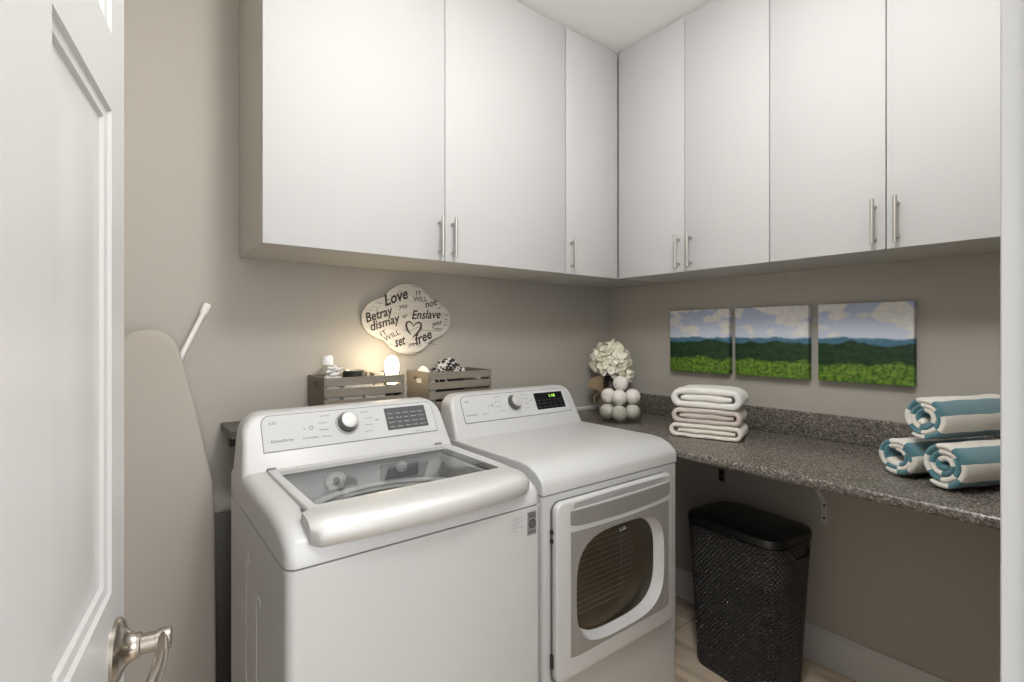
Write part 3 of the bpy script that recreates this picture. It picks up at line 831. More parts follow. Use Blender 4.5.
# ------------------------------------------------------------------ hamper
def hamper():
    cx, cy = -.297, -.962
    t = thing('laundry_hamper', 'black woven plastic laundry hamper with a lid under the counter', 'hamper', (cx, cy, 0))
    rot = R(-5)
    def ring(hx, hy, r, z, n=7):
        o = rrect(hx, hy, r, n)
        return [(cx+x*math.cos(rot)-y*math.sin(rot), cy+x*math.sin(rot)+y*math.cos(rot), z) for x, y in o]
    prof = [(.112, .163, .045, 0.001), (.116, .167, .048, .012)]+[(.116+.0265*k/9, .167+.0285*k/9, .052+.012*k/9, .012+.556*k/9) for k in range(1, 10)]
    bm = bmesh.new(); rings = [ring(*p) for p in prof]
    V = loft(bm, rings, True, False)
    uvl = bm.loops.layers.uv.new('UVMap')
    per = [0]
    top = rings[-1]
    for i in range(len(top)): per.append(per[-1]+(Vector(top[i])-Vector(top[(i+1) % len(top)])).length)
    idx = {}
    for j, row in enumerate(V):
        for i, v in enumerate(row): idx[v] = (i, j)
    for f in bm.faces:
        ii = [idx[l.vert][0] for l in f.loops]; wrap = (0 in ii and len(top)-1 in ii)
        for l in f.loops:
            i, j = idx[l.vert]; uu = per[len(top)] if (wrap and i == 0) else per[i]
            l[uvl].uv = (uu, prof[j][3])
    obj('basket', bm, M_wicker, t)
    bm = bmesh.new()
    loft(bm, [ring(.1415, .1945, .064, .566), ring(.1440, .197, .066, .568), ring(.1440, .197, .066, .574), ring(.140, .193, .062, .577)], False, False)
    obj('rim', bm, M_hlid, t)
    bm = bmesh.new()
    loft(bm, [ring(.141, .194, .064, .5775), ring(.147, .2005, .070, .580), ring(.1475, .201, .070, .594), ring(.143, .197, .068, .605), ring(.127, .181, .064, .613), ring(.09, .14, .05, .617)], True, True)
    obj('lid', bm, M_hlid, t)
    def loc(x, y, z): return (cx+x*math.cos(rot)-y*math.sin(rot), cy+x*math.sin(rot)+y*math.cos(rot), z)
    bm = bmesh.new()
    v = []
    for x in (-.1525, -.1455):
        for y in (-.045, .045):
            for z in (.575, .587): v.append(bm.verts.new(loc(x, y, z)))
    for f in ((0, 1, 3, 2), (4, 6, 7, 5), (0, 4, 5, 1), (2, 3, 7, 6), (0, 2, 6, 4), (1, 5, 7, 3)): bm.faces.new([v[i] for i in f])
    obj('lid_catch', bm, M_black, t, bev=.002, seg=2)
    for s in (-1, 1):
        bm = bmesh.new()
        tube(bm, [loc(-.055, s*.190, .555), loc(-.055, s*.2055, .548), loc(-.045, s*.209, .53), loc(.045, s*.209, .53), loc(.055, s*.2055, .548), loc(.055, s*.190, .555)], .006, 8)
        obj('grip', bm, M_hlid, t)
hamper()

# ------------------------------------------------------------------ ironing board leaning on the back wall
def ironing_board():
    t = thing('ironing_board', 'beige-covered ironing board standing on end against the wall beside the door', 'ironing board', (-2.19, -.15, 0))
    cx = -2.186
    def yy(z): return -.175+.095*z/1.353
    side = [(0, 1.3535), (.025, 1.3505), (.048, 1.341), (.064, 1.325), (.0755, 1.298), (.088, 1.245), (.101, 1.19), (.117, 1.12), (.134, 1.03), (.151, .945), (.164, .87), (.1685, .80), (.169, .6), (.169, .14), (.162, .10), (.144, .07), (.10, .055), (0, .05)]
    outl = [(cx+w, z) for w, z in side]+[(cx-w, z) for w, z in side[-2:0:-1]]
    bm = bmesh.new()
    cz = .7
    def lay(s, d): return [(cx+(x-cx)*s, yy(z)+d, cz+(z-cz)*(1-(1-s)*.35)) for x, z in outl]
    loft(bm, [lay(.95, .018), lay(1, .013), lay(1, -.002), lay(.985, -.010), lay(.955, -.0135), lay(.90, -.0145)])
    obj('cover', bm, M_board, t, ang=50)
    def P(x, z, d): return (x, yy(z)+d, z)
    bm = bmesh.new(); tube(bm, [P(-2.24, .90, .032), P(-2.160, 1.118, .032), P(-2.095, 1.282, .032), P(-2.036, 1.414, .032)], .0085, 14)
    leg = obj('leg', bm, M_tube, t)
    bm = bmesh.new(); tube(bm, [P(-2.041, 1.403, .032), P(-2.037, 1.412, .032), P(-2.029, 1.431, .032), P(-2.026, 1.437, .032)], [.0095, .0120, .0120, .0105], 14)
    obj('foot_cap', bm, M_white, leg)
    bm = bmesh.new(); tube(bm, [P(-2.12, .90, .050), P(-2.18, .55, .050), P(-2.24, .12, .050)], .0085, 14)
    obj('leg', bm, M_tube, t)
    bm = bmesh.new(); tube(bm, [P(-2.29, .03, .030), P(-2.08, .03, .030)], .009, 12)
    for x in (-2.29, -2.08): tube(bm, [P(x, .03, .030), P(x, .0, .030)], .011, 12)
    tube(bm, [P(-2.28, .03, .030), P(-2.28, .5, .026)], .007, 8); tube(bm, [P(-2.09, .03, .030), P(-2.09, .5, .026)], .007, 8)
    obj('foot_bar', bm, M_tube, t)
ironing_board()

# ------------------------------------------------------------------ crates and what stands in them
def crate(x0, x1, label, y0=-.203, y1=-.006, z0=1.0365, h=.150):
    t = thing('wooden_crate', label, 'crate', ((x0+x1)/2, (y0+y1)/2, z0), 'grey slatted crates')
    for x, s in ((x0, 1), (x1, -1)):
        bm = bmesh.new()
        th = .011
        # end panel with a hand hole
        def ringpts(xx):
            return [(xx, y0+.0065, z0), (xx, y1-.0065, z0), (xx, y1-.0065, z0+h), (xx, y0+.0065, z0+h)]
        yc, zc = (y0+y1)/2, z0+h-.036
        hole = rrect(.034, .0125, .011, 4, (yc, zc))
        outer = []
        for (y, z) in hole:
            a = math.atan2((z-zc), (y-yc)*.35)
            # cast each hole point out to the panel border
            dy, dz = math.cos(a), math.sin(a)
            k = min((((y1-.0065) if dy > 0 else (y0+.0065))-yc)/dy if abs(dy) > 1e-6 else 9, (((z0+h) if dz > 0 else z0)-zc)/dz if abs(dz) > 1e-6 else 9)
            outer.append((yc+dy*k, zc+dz*k))
        # make the four corners exact
        for cyy, czz in ((y1-.0065, z0+h), (y0+.0065, z0+h), (y0+.0065, z0), (y1-.0065, z0)):
            i = min(range(len(outer)), key=lambda q: (outer[q][0]-cyy)**2+(outer[q][1]-czz)**2); outer[i] = (cyy, czz)
        xa, xb = x, x+s*th
        loft(bm, [[(xa, *p) for p in outer], [(xa, *p) for p in hole], [(xb, *p) for p in hole], [(xb, *p) for p in outer], [(xa, *p) for p in outer]], False, False)
        bmesh.ops.remove_doubles(bm, verts=bm.verts[:], dist=1e-6)
        obj('end_panel', bm, M_crate, t, ang=30)
    for yy0, yy1 in ((y0, y0+.006), (y1-.006, y1)):
        for k in range(4):
            z = z0+.003+k*.0390
            obj('slat', B(x0, x1, yy0, yy1, z, z+.0290), M_crate, t, bev=.0008, seg=1)
    bm = bmesh.new()
    for k in range(4): box(bm, x0+.012, x1-.012, y0+.010+k*.045, y0+.049+k*.045, z0, z0+.006)
    obj('bottom', bm, M_crate, t)
    return t
c1 = crate(-1.7005, -1.4010, 'grey slatted crate nearer the ironing board, holding a white-capped bottle and a glowing light')
c2 = crate(-1.2965, -.9955, 'grey slatted crate nearer the corner, holding a black and white yarn bundle')

ZC = 1.043
t = thing('spray_bottle', 'clear plastic bottle with a white cap standing in the left crate', 'bottle', (-1.650, -.078, ZC))
bm = bmesh.new(); lathe(bm, [(.033, 0), (.036, .006), (.036, .105), (.035, .130), (.030, .150), (.022, .168), (.0165, .178), (.0165, .186)], (-1.650, -.078, ZC), 28)
obj('body', bm, M_clear, t)
bm = bmesh.new(); lathe(bm, [(.0335, .004), (.0335, .100), (.0325, .118), (.027, .130)], (-1.650, -.078, ZC), 28)
obj('contents', bm, mat('milky_liquid', (.72, .71, .69), .4), t)
bm = bmesh.new(); lathe(bm, [(.0200, .182), (.0205, .188), (.0175, .215), (.0165, .217)], (-1.650, -.078, ZC), 24)
obj('cap', bm, M_white, t)
bm = bmesh.new()
for k in range(22):
    a = random.uniform(0, 2*pi); rr = random.uniform(.0, .035); p = Vector((-1.643+rr*math.cos(a), -.135+.3*rr*math.sin(a), ZC+.135+random.uniform(0, .045)))
    ball(bm, p, random.uniform(.006, .011), 6, 4, (1.5, 1, .6))
for v in bm.verts: v.co += Vector(noise.noise_vector(v.co*160))*.004
tag(obj('plastic_bag', bm, mat('milky_plastic_film', (.70, .70, .69), .25), smooth=False), 'crumpled whitish plastic bag at the foot of the white-capped bottle', 'bag')

t = thing('round_tin', 'round black tin with a pale lid rim lying on top in the left crate', 'tin', (-1.562, -.115, 1.150))
bm = bmesh.new(); lathe(bm, [(.040, 0), (.0435, .003), (.0435, .030), (.040, .034)], (-1.562, -.115, 1.166), 36); obj('body', bm, M_black, t)
bm = bmesh.new(); lathe(bm, [(.036, .0335), (.038, .0365), (.033, .0372), (.0325, .035)], (-1.562, -.115, 1.166), 36); obj('lid_rim', bm, mat('grey_metal', (.42, .40, .37), .35, .8), t)
def carton(x0, x1, y0, y1, z1, m, label, cat='box', name='paper_packet', z0=ZC):
    o = obj(name, B(x0, x1, y0, y1, z0, z1), m, bev=.0015, seg=1, origin=((x0+x1)/2, (y0+y1)/2, z0)); tag(o, label, cat); return o
carton(-1.615, -1.510, -.160, -.075, 1.165, M_paper, 'white carton under the round black tin, seen between crate slats', 'box', 'white_carton')
carton(-1.682, -1.637, -.192, -.150, 1.105, M_teal, 'teal card packet low behind the slats of the left crate', 'packet', 'card_packet')
carton(-1.690, -1.640, -.190, -.152, 1.150, M_paper, 'white paper packet on the teal packet behind the left crate slats', 'packet', 'paper_packet', 1.106)
carton(-1.631, -1.560, -.192, -.166, 1.149, M_paper, 'white paper packet behind the middle slats of the left crate', 'packet', 'paper_packet')
carton(-1.552, -1.475, -.192, -.166, 1.147, M_paper, 'white paper packet nearest the glowing light behind the crate slats', 'packet', 'paper_packet')
carton(-1.500, -1.462, -.150, -.110, 1.192, mat('tan_card', (.40, .34, .26), .7), 'small tan box showing over the crate edge beside the black tin', 'box', 'card_box')

# glowing light: frosted glass in a thin wire stand
lx, ly = -1.4365, -.166
t = thing('night_light', 'small glowing light in a thin wire stand at the crate end under the plaque', 'lamp', (lx, ly, ZC))
bm = bmesh.new(); lathe(bm, [(.0225, 0), (.0225, .10), (.021, .105)], (lx, ly, ZC), 20); obj('base', bm, M_black, t)
bm = bmesh.new(); lathe(bm, [(.017, .105), (.0225, .120), (.0235, .145), (.0265, .155), (.026, .187), (.018, .206), (.005, .213)], (lx, ly, ZC), 28); obj('lamp_shade', bm, M_glow, t)
bm = bmesh.new()
for sx, sy in ((-1, -1), (1, -1)): tube(bm, [(lx+sx*.0215, ly+sy*.020, ZC+.09), (lx+sx*.0215, ly+sy*.020, ZC+.165)], .0014, 6)
tube(bm, [(lx-.0215, ly-.020, ZC+.1), (lx+.0215, ly-.020, ZC+.1)], .0014, 6)
obj('wire_stand', bm, M_black, t)
carton(-1.432, -1.414, -.130, -.112, 1.203, M_black, 'small black box standing behind the glowing light', 'box', 'black_box')

# yarn bundle and rolled white cloth in the right crate
def yarn():
    t = thing('yarn_bundle', 'tangled black and white yarn bundle heaped in the right crate', 'yarn', (-1.19, -.11, ZC))
    for m, seed, nm in ((M_yarn_b, 1, 'black_strand'), (M_yarn_w, 2, 'white_strand')):
        rnd = random.Random(seed); bm = bmesh.new()
        for k in range(90):
            a = rnd.uniform(0, 2*pi); b = rnd.uniform(0, .5*pi); c = Vector((-1.158, -.115, 1.155))
            d = Vector((math.cos(a)*math.cos(b)*.060, math.sin(a)*math.cos(b)*.055, math.sin(b)*.066)); tt = Vector((rnd.uniform(-1, 1), rnd.uniform(-1, 1), rnd.uniform(-.6, .6))).normalized()*.018
            p = c+d
            tube(bm, [p-tt, p-tt*.4+d*.10, p+tt*.4+d*.10, p+tt], .0026, 5)
        obj(nm, bm, m, t)
    bm = bmesh.new(); ball(bm, Vector((-1.158, -.115, 1.12)), .060, 16, 10, (1, .85, 1)); box(bm, -1.22, -1.14, -.16, -.07, ZC, 1.12)
    obj('core', bm, M_yarn_b, t)
yarn()
t = thing('rolled_cloth', 'white cloth with a dark stitched hem draped over the end of the right crate', 'cloth', (-1.262, -.10, ZC))
bm = bmesh.new(); rings = []
for i in range(13):
    u = i/12; x = -1.2843+.038*u; s = math.sin(pi*(.12+.76*u))
    rings.append([(x, -.098+.070*math.cos(a), 1.13+(.078*s)*max(0, math.sin(a))+(-.085 if math.sin(a) < -.01 else 0)) for a in [2*pi*k/20 for k in range(20)]])
loft(bm, rings); obj('body', bm, M_t_white, t)
bm = bmesh.new()
for k in range(12):
    u = k/11; a = pi*(.2+.6*u); ball(bm, Vector((-1.262, -.145+.075*u, 1.170+.036*math.sin(pi*(.1+.62*u)))), .0036, 6, 5)
obj('hem_stitch', bm, M_yarn_b, t)
o = obj('white_knob', (lambda b: (lathe(b, [(.010, 0), (.011, .012), (.007, .018)], (-1.053, -.06, 1.170), 14), b)[1])(bmesh.new()), M_white)
bm = bmesh.new(); lathe(bm, [(.012, ZC), (.012, 1.171)], (-1.053, -.06, 0), 14); o2 = obj('tube_body', bm, M_yarn_b, o); tag(o, 'small dark tube with a white cap at the back of the right crate', 'tube'); o.name = 'capped_tube'

# ------------------------------------------------------------------ plaque on the back wall
def plaque():
    cx, cz, yb = -1.2945, 1.4015, -.003
    t = thing('wall_plaque', 'whitewashed wooden plaque with black script lettering on the back wall', 'plaque', (cx, yb, cz))
    pts = []
    n = 160
    for i in range(n):
        a = 2*pi*i/n; ca, sa = math.cos(a), math.sin(a)
        def el(A, Bz, p=2): return 1/((abs(ca)/A)**p+(abs(sa)/Bz)**p)**(1/p)
        r = max(el(.203, .100, 2.3), el(.128, .148, 2.15))
        pts.append((cx+r*ca, cz+r*sa))
    # little stepped notches where the lobes meet
    bm = bmesh.new(); prism(bm, pts, 'y', yb-.016, yb)
    obj('board', bm, M_plaque, t, bev=.002, seg=2)
    for sx in (-1, 1):
        for sz in (-1, 1):
            pass
    yp = yb-.0166
    bm = bmesh.new()
    def L(u, v): return Vector((cx+(u-466)*.000511, yp, cz+(352-v)*.000464))
    W = [('Love', 262, 242, 470, 158, 100, .35, .018), ('IT', 535, 132, 590, 128, 40, 0, 0), ('WILL', 510, 190, 636, 184, 46, 0, 0), ('not', 622, 245, 738, 212, 62, .3, .012),
         ('you', 378, 262, 458, 246, 44, .35, .006), ('Betray', 108, 390, 335, 308, 84, .25, .014), ('dismay', 146, 462, 398, 372, 78, .25, .014), ('or', 412, 345, 462, 338, 44, .3, .01),
         ('Enslave', 494, 352, 768, 338, 82, .3, .014), ('you', 680, 420, 778, 392, 48, .35, .010), ('IT', 232, 512, 280, 482, 44, 0, 0), ('WILL', 262, 556, 392, 486, 48, 0, 0),
         ('set', 350, 605, 446, 578, 92, .3, .018), ('you', 462, 604, 522, 594, 42, .35, .006), ('free', 536, 590, 690, 520, 92, .3, .018)]
    for s, u0, v0, u1, v1, h, sh, bo in W:
        a, b = L(u0, v0), L(u1, v1); d = b-a; up = Vector((-d.z, 0, d.x)) if d.x > 0 else Vector((0, 0, 1))
        text_into(bm, s, a, d, up, d.length, h*.000464, sh, bo*1.1+.005)
    # brush-drawn heart and the flourish through it
    def brush(path, wf):
        P = [L(*p) for p in path]
        for i in range(len(P)-1):
            d = (P[i+1]-P[i]).normalized(); nn = Vector((-d.z, 0, d.x)); w0, w1 = wf(i/(len(P)-1)), wf((i+1)/(len(P)-1))
            bm.faces.new([bm.verts.new(q) for q in (P[i]-nn*w0, P[i+1]-nn*w1, P[i+1]+nn*w1, P[i]+nn*w0)])
    def curve(c, n=14):
        out = []
        for a, b, cc, d in c:
            for i in range(n):
                t = i/n; k = 1-t; out.append((k**3*a[0]+3*k*k*t*b[0]+3*k*t*t*cc[0]+t**3*d[0], k**3*a[1]+3*k*k*t*b[1]+3*k*t*t*cc[1]+t**3*d[1]))
        out.append(c[-1][3]); return out
    brush(curve([((510, 420), (490, 350), (430, 370), (448, 430)), ((448, 430), (455, 465), (480, 480), (486, 492))]), lambda t: .0016+.0030*math.sin(pi*t))
    brush(curve([((512, 420), (540, 360), (600, 375), (576, 435)), ((576, 435), (560, 480), (520, 490), (502, 530))]), lambda t: .0014+.0034*math.sin(pi*t))
    brush(curve([((430, 440), (415, 470), (470, 470), (520, 440)), ((520, 440), (580, 400), (610, 440), (580, 462))]), lambda t: .0008)
    brush(curve([((585, 455), (650, 450), (720, 470), (790, 452))]), lambda t: .0006)
    brush(curve([((700, 440), (730, 425), (760, 450), (790, 430))]), lambda t: .0012)
    for u in range(392, 585, 14): brush([(u, 664-(u-392)*.05), (u+8, 663-(u-392)*.05)], lambda t: .0012)
    rs = random.Random(11)
    for k in range(46):
        a = rs.uniform(0, 2*pi); q = rs.uniform(.80, .97); u = 466+370*q*math.cos(a)*(1 if abs(math.cos(a)) > .8 else .82); v = 352+285*q*math.sin(a)*(.72 if abs(math.cos(a)) > .8 else .95)
        ln = rs.uniform(14, 46); brush([(u-ln/2, v+rs.uniform(-3, 3)), (u, v+rs.uniform(-4, 4)), (u+ln/2, v+rs.uniform(-3, 3))], lambda t: .0002+.0007*math.sin(pi*(.1+.8*t)))
    for p in ([(150, 245), (176, 250)], [(205, 222), (245, 214)], [(180, 215), (225, 219)], [(640, 575), (735, 588)], [(610, 572), (690, 566)], [(560, 60), (500, 52)], [(820, 300), (850, 325)], [(815, 320), (845, 300)], [(800, 380), (850, 360)], [(790, 400), (840, 410)], [(640, 120), (600, 90)], [(760, 215), (800, 235)], [(330, 580), (280, 585)]):
        brush(p, lambda t: .0007)
    obj('lettering', bm, M_inkd, t, recalc=False)
plaque()

# ------------------------------------------------------------------ three canvases on the right wall
def canvas(ya, yb, label, off):
    z0, z1, th = 1.1525, 1.4560, .034
    bm = bmesh.new(); box(bm, -th-.001, -.001, yb, ya, z0, z1)
    o = obj('canvas_print', bm, landscape_mat('painted_hills', off), bev=.0025, seg=2, origin=(-.001, ya, z0))
    return tag(o, label, 'picture', 'canvases of green hills on the right wall')
canvas(-.4268, -.7420, 'canvas of wooded hills under clouds nearest the room corner, above the folded towels', .0)
canvas(-.7717, -1.0820, 'middle of three canvases of wooded hills, dark green ridge under big clouds', .335)
canvas(-1.1185, -1.4290, 'canvas of wooded hills nearest the rolled striped towels, with one lone cloud', .69)

# ------------------------------------------------------------------ jar of wool balls
def jar():
    cx, cy = -.318, -.338
    t = thing('glass_jar', 'low round clear glass jar holding white wool balls in the counter corner', 'jar', (cx, cy, CT))
    bm = bmesh.new()
    lathe(bm, [(.001, .0008), (.092, .0008), (.102, .008), (.1045, .024), (.1045, .092), (.1025, .092), (.1025, .024), (.100, .010), (.090, .0045), (.001, .0045)], (cx, cy, CT), 48)
    obj('bowl', bm, M_jarglass, t)
    bm = bmesh.new()
    lathe(bm, [(.1005, .0905), (.1005, .096), (.1045, .097), (.1050, .0905), (.1005, .0905)], (cx, cy, CT), 48, caps=(False, False))
    obj('rim', bm, M_jarglass, t)
    f = Vector((-.766, -.643, 0)); r = Vector((.643, -.766, 0))
    rad = .037
    pos = [(-.061, .0, .0435, 'white wool ball low in the glass jar, left of the lowest front ball'), (-.003, .052, .0435, 'white wool ball at the bottom front of the glass jar'), (.060, -.002, .0435, 'white wool ball low in the glass jar, right of the lowest front ball'),
           (-.056, -.012, .119, 'white wool ball of the middle row over the left jar rim'), (-.003, .044, .119, 'white wool ball in the centre of the middle row, front of the jar'), (.060, -.006, .119, 'white wool ball of the middle row over the right jar rim'),
           (.002, .0, .1815, 'topmost white wool ball crowning the heap in the jar')]
    me = None
    for a, b, z, lab in pos:
        c = Vector((cx, cy, CT+z))+r*a+f*b
        if me is None:
            bm = bmesh.new(); ball(bm, Vector((0, 0, 0)), rad, 24, 16)
            for v in bm.verts: v.co *= 1+.03*noise.noise(v.co*60)
            o = obj('dryer_ball', bm, M_wool, origin=(0, 0, 0)); me = o
        else:
            o = me.copy(); C.objects.link(o); o.rotation_euler = (random.uniform(0, 3), random.uniform(0, 3), 0)
        o.location = c
        tag(o, lab, 'wool ball', 'white wool balls in the glass jar')
jar()

# ------------------------------------------------------------------ flowers in a dark vase with a burlap bow
def flowers():
    cx, cy = -.155, -.135
    t = thing('flower_vase', 'cream artificial flowers in a dark vase with burlap in the corner', 'flowers', (cx, cy, CT))
    bm = bmesh.new(); lathe(bm, [(.045, .0005), (.056, .01), (.062, .06), (.055, .11), (.036, .15), (.034, .19), (.040, .20), (.034, .197), (.030, .15), (.001, .10)], (cx, cy, CT), 32)
    obj('vase', bm, M_vase, t)
    f = Vector((-.766, -.643, 0)); r = Vector((.643, -.766, 0)); up = Vector((0, 0, 1))
    bm = bmesh.new()
    rnd = random.Random(5)
    heads = [(-.055, .02, .300, .055), (.02, .03, .330, .060), (-.01, .05, .245, .058), (.055, .04, .285, .055), (.045, .05, .225, .048), (-.07, -.01, .255, .048), (.085, .03, .205, .042), (.0, -.05, .30, .055), (-.04, -.04, .33, .05), (.07, -.03, .26, .05), (.02, .06, .285, .045)]
    base = Vector((cx, cy, CT))
    for a, b, z, R_ in heads:
        c = base+r*a+f*b+up*z
        tube(bm, [base+up*.12, base+up*.17+(r*a+f*b)*.25, c-up*.02], .003, 6)
    for k in range(10):
        a = rnd.uniform(0, 2*pi); d = Vector((math.cos(a), math.sin(a), 0)); p = base+up*rnd.uniform(.19, .26)+d*.04; q = p+d*.055+up*.02; s = d.cross(up)*.02
        bm.faces.new([bm.verts.new(v) for v in (p, (p+q)/2-s+up*.008, q, (p+q)/2+s+up*.008)])
    obj('stem', bm, M_leaf, t)
    for a, b, z, R_ in heads:
        c = base+r*a+f*b+up*z
        bm = bmesh.new()
        npet = 34
        for k in range(npet):
            zz = 1-2*(k+.5)/npet; ph = k*2.399963+rnd.uniform(-.25, .25); rr = math.sqrt(1-zz*zz)
            d = Vector((rr*math.cos(ph), rr*math.sin(ph), zz))
            if d.z < -.75: continue
            sz = R_*rnd.uniform(.66, .92); ctr = c+d*R_*rnd.uniform(.62, .86)
            tx = d.cross(Vector((rnd.uniform(-1, 1), rnd.uniform(-1, 1), rnd.uniform(-1, 1)))).normalized(); ty = d.cross(tx)
            nn = (d+tx*rnd.uniform(-.6, .6)+ty*rnd.uniform(-.6, .6)).normalized(); tx = nn.cross(ty).normalized(); ty = nn.cross(tx)
            cen = bm.verts.new(ctr-nn*sz*.16)
            rg = []
            for i in range(8):
                an = 2*pi*i/8; w = 1+.22*math.sin(2*an+k)+rnd.uniform(-.08, .08)
                rg.append(bm.verts.new(ctr+(tx*math.cos(an)*.62+ty*math.sin(an))*sz*w*.62+nn*sz*rnd.uniform(-.04, .20)))
            mi = 1 if rnd.random() < .3 else 0
            for i in range(8):
                fc = bm.faces.new((cen, rg[i], rg[(i+1) % 8])); fc.material_index = mi
        ball(bm, c, R_*.5, 10, 8)
        obj('flower_head', bm, [M_petal, M_petal2], t, recalc=False, ang=80)
    # burlap wrap: a stiff upturned corner on the camera-left side and a tie round the neck
    bm = bmesh.new()
    N = 8; G = []
    for i in range(N+1):
        row = []
        for j in range(N+1):
            u, v = i/N, j/N
            p = base+r*(-.036-.085*u*(1-.35*v))+f*(.050+.012*math.sin(3*u+2*v))+up*(.105+.105*v+.045*u-.06*u*v)
            row.append(p+Vector(noise.noise_vector(p*30))*.004)
        G.append(row)
    V0 = [[bm.verts.new(p) for p in row] for row in G]; V1 = [[bm.verts.new(p-f*.004) for p in row] for row in G]
    for i in range(N):
        for j in range(N):
            bm.faces.new((V0[i][j], V0[i+1][j], V0[i+1][j+1], V0[i][j+1])); bm.faces.new((V1[i][j], V1[i][j+1], V1[i+1][j+1], V1[i+1][j]))
    for i in range(N):
        for a, b_ in (((i, 0), (i+1, 0)), ((i, N), (i+1, N)), ((0, i), (0, i+1)), ((N, i), (N, i+1))):
            bm.faces.new((V0[a[0]][a[1]], V0[b_[0]][b_[1]], V1[b_[0]][b_[1]], V1[a[0]][a[1]]))
    obj('burlap_flap', bm, M_burlap, t)
    bm = bmesh.new(); lathe(bm, [(.0600, .045), (.0640, .05), (.0660, .07), (.0605, .095), (.0560, .11), (.053, .108)], base, 28, caps=(False, False))
    obj('burlap_wrap', bm, M_burlap, t)
    bm = bmesh.new(); pts = [base+r*(-.050-.035*math.cos(a))+f*.064+up*(.075+.035*math.sin(a)) for a in [2*pi*k/18 for k in range(19)]]
    tube(bm, pts, .0035, 6, False); obj('twine_loop', bm, M_burlap, t)
flowers()

# ------------------------------------------------------------------ folded and rolled towels
def ribbon(path, th, bvals, frame, stripe=None, amp=.0015, scl=25., bm=None, taper=True):
    """thick sheet following a 2-D path (a, z), swept along b; frame maps (a, b, z) to the world"""
    if bm is None: bm = bmesh.new()
    n = len(path); P = [Vector((p[0], p[1])) for p in path]
    nor = []
    for i in range(n):
        d = (P[min(i+1, n-1)]-P[max(i-1, 0)]).normalized(); nor.append(Vector((-d.y, d.x)))
    cum = [0]
    for i in range(1, n): cum.append(cum[-1]+(P[i]-P[i-1]).length)
    LL, RR = [], []
    nb = len(bvals)
    for i in range(n):
        lr, rr = [], []
        for j, b in enumerate(bvals):
            k = min(j, nb-1-j); f = (.45, .82, 1)[min(k, 2)]
            tt = th*.5*f*(1 if not taper else .55 if i in (0, n-1) else .85 if i in (1, n-2) else 1)
            a0, a1 = P[i]+nor[i]*tt, P[i]-nor[i]*tt
            for arr, q in ((lr, a0), (rr, a1)):
                w = Vector(frame(q.x, b, q.y)); nv = Vector(noise.noise_vector(w*scl))*amp+Vector(noise.noise_vector(w*scl*4))*amp*.3
                arr.append(bm.verts.new(w+nv))
        LL.append(lr); RR.append(rr)
    def mi(i): return 0 if stripe is None else stripe(cum[-1]-(cum[i]+cum[i+1])/2)
    for i in range(n-1):
        for j in range(nb-1):
            f = bm.faces.new((LL[i][j], LL[i+1][j], LL[i+1][j+1], LL[i][j+1])); f.material_index = mi(i)
            f = bm.faces.new((RR[i][j], RR[i][j+1], RR[i+1][j+1], RR[i+1][j])); f.material_index = mi(i)
        for j in (0, nb-1):
            f = bm.faces.new((LL[i][j], RR[i][j], RR[i+1][j], LL[i+1][j])); f.material_index = mi(i)
    for i in (0, n-1):
        for j in range(nb-1):
            f = bm.faces.new((LL[i][j], LL[i][j+1], RR[i][j+1], RR[i][j])); f.material_index = mi(min(i, n-2))
    return bm

def arc(c, r, a0, a1, n, sy=1.): return [(c[0]+r*math.cos(R(a0+(a1-a0)*i/n)), c[1]+sy*r*math.sin(R(a0+(a1-a0)*i/n))) for i in range(n+1)]

def folded(o, yaw, w, d, h, m, label, th, flap, tilt=0., bulge=0.):
    """towel folded in three: tongue inside, wrapped over the far end, round the near end and back underneath"""
    ca, sa = math.cos(yaw), math.sin(yaw)
    def frame(a, b, z):
        zz = z+bulge*math.sin(pi*min(1, max(0, (a+w/2)/w)))*(z/h)+tilt*a
        return (o[0]+b*ca+a*sa, o[1]+b*sa-a*ca, o[2]+max(zz, .0025))
    r = (h-th)/2; mid = h/2; hw = w/2
    zt, zb = h-th/2, th/2
    # outer wrap: one full turn that overlaps itself underneath; the tongue lies folded inside
    path = [((hw-r)*i/6, zb) for i in range(6)]
    path += arc((hw-r, mid), r, -88, 88, 10)
    path += [(hw-r-(2*hw-2*r)*i/12, zt) for i in range(1, 12)]
    path += arc((-hw+r, mid), r, 92, 268, 10)
    path += [(-hw+r+(hw-r)*i/6, zb) for i in range(1, 7)]
    ti = h-2*th-.001
    tongue = [(-hw*flap+(hw*flap+hw-r*.95)*i/10, mid+.0008*math.sin(i*1.3)) for i in range(11)]
    bv = [0, .004, .010]+[.010+(d-.02)*i/8 for i in range(1, 8)]+[d-.010, d-.004, d]
    bm = ribbon(path, th, bv, frame, amp=.0022, scl=22, taper=False)
    ribbon(tongue, ti, bv, frame, amp=.0015, scl=22, bm=bm)
    ob = obj('folded_towel', bm, m, origin=o, ang=60)
    return tag(ob, label, 'towel', 'folded towels in the stack')
yw = R(20)
folded((-.396, -.836, CT), yw, .266, .185, .056, M_t_cream, 'cream folded towel at the bottom of the stack on the counter', .0175, .78)
folded((-.386, -.834, CT+.057), yw, .252, .180, .060, M_t_mauve, 'mauve-grey folded towel in the middle of the stack on the counter', .0195, .80, bulge=.002)
folded((-.384, -.832, CT+.120), yw-R(1), .250, .175, .078, M_t_white, 'thick white folded towel on top of the stack on the counter', .0255, .76, bulge=.006)

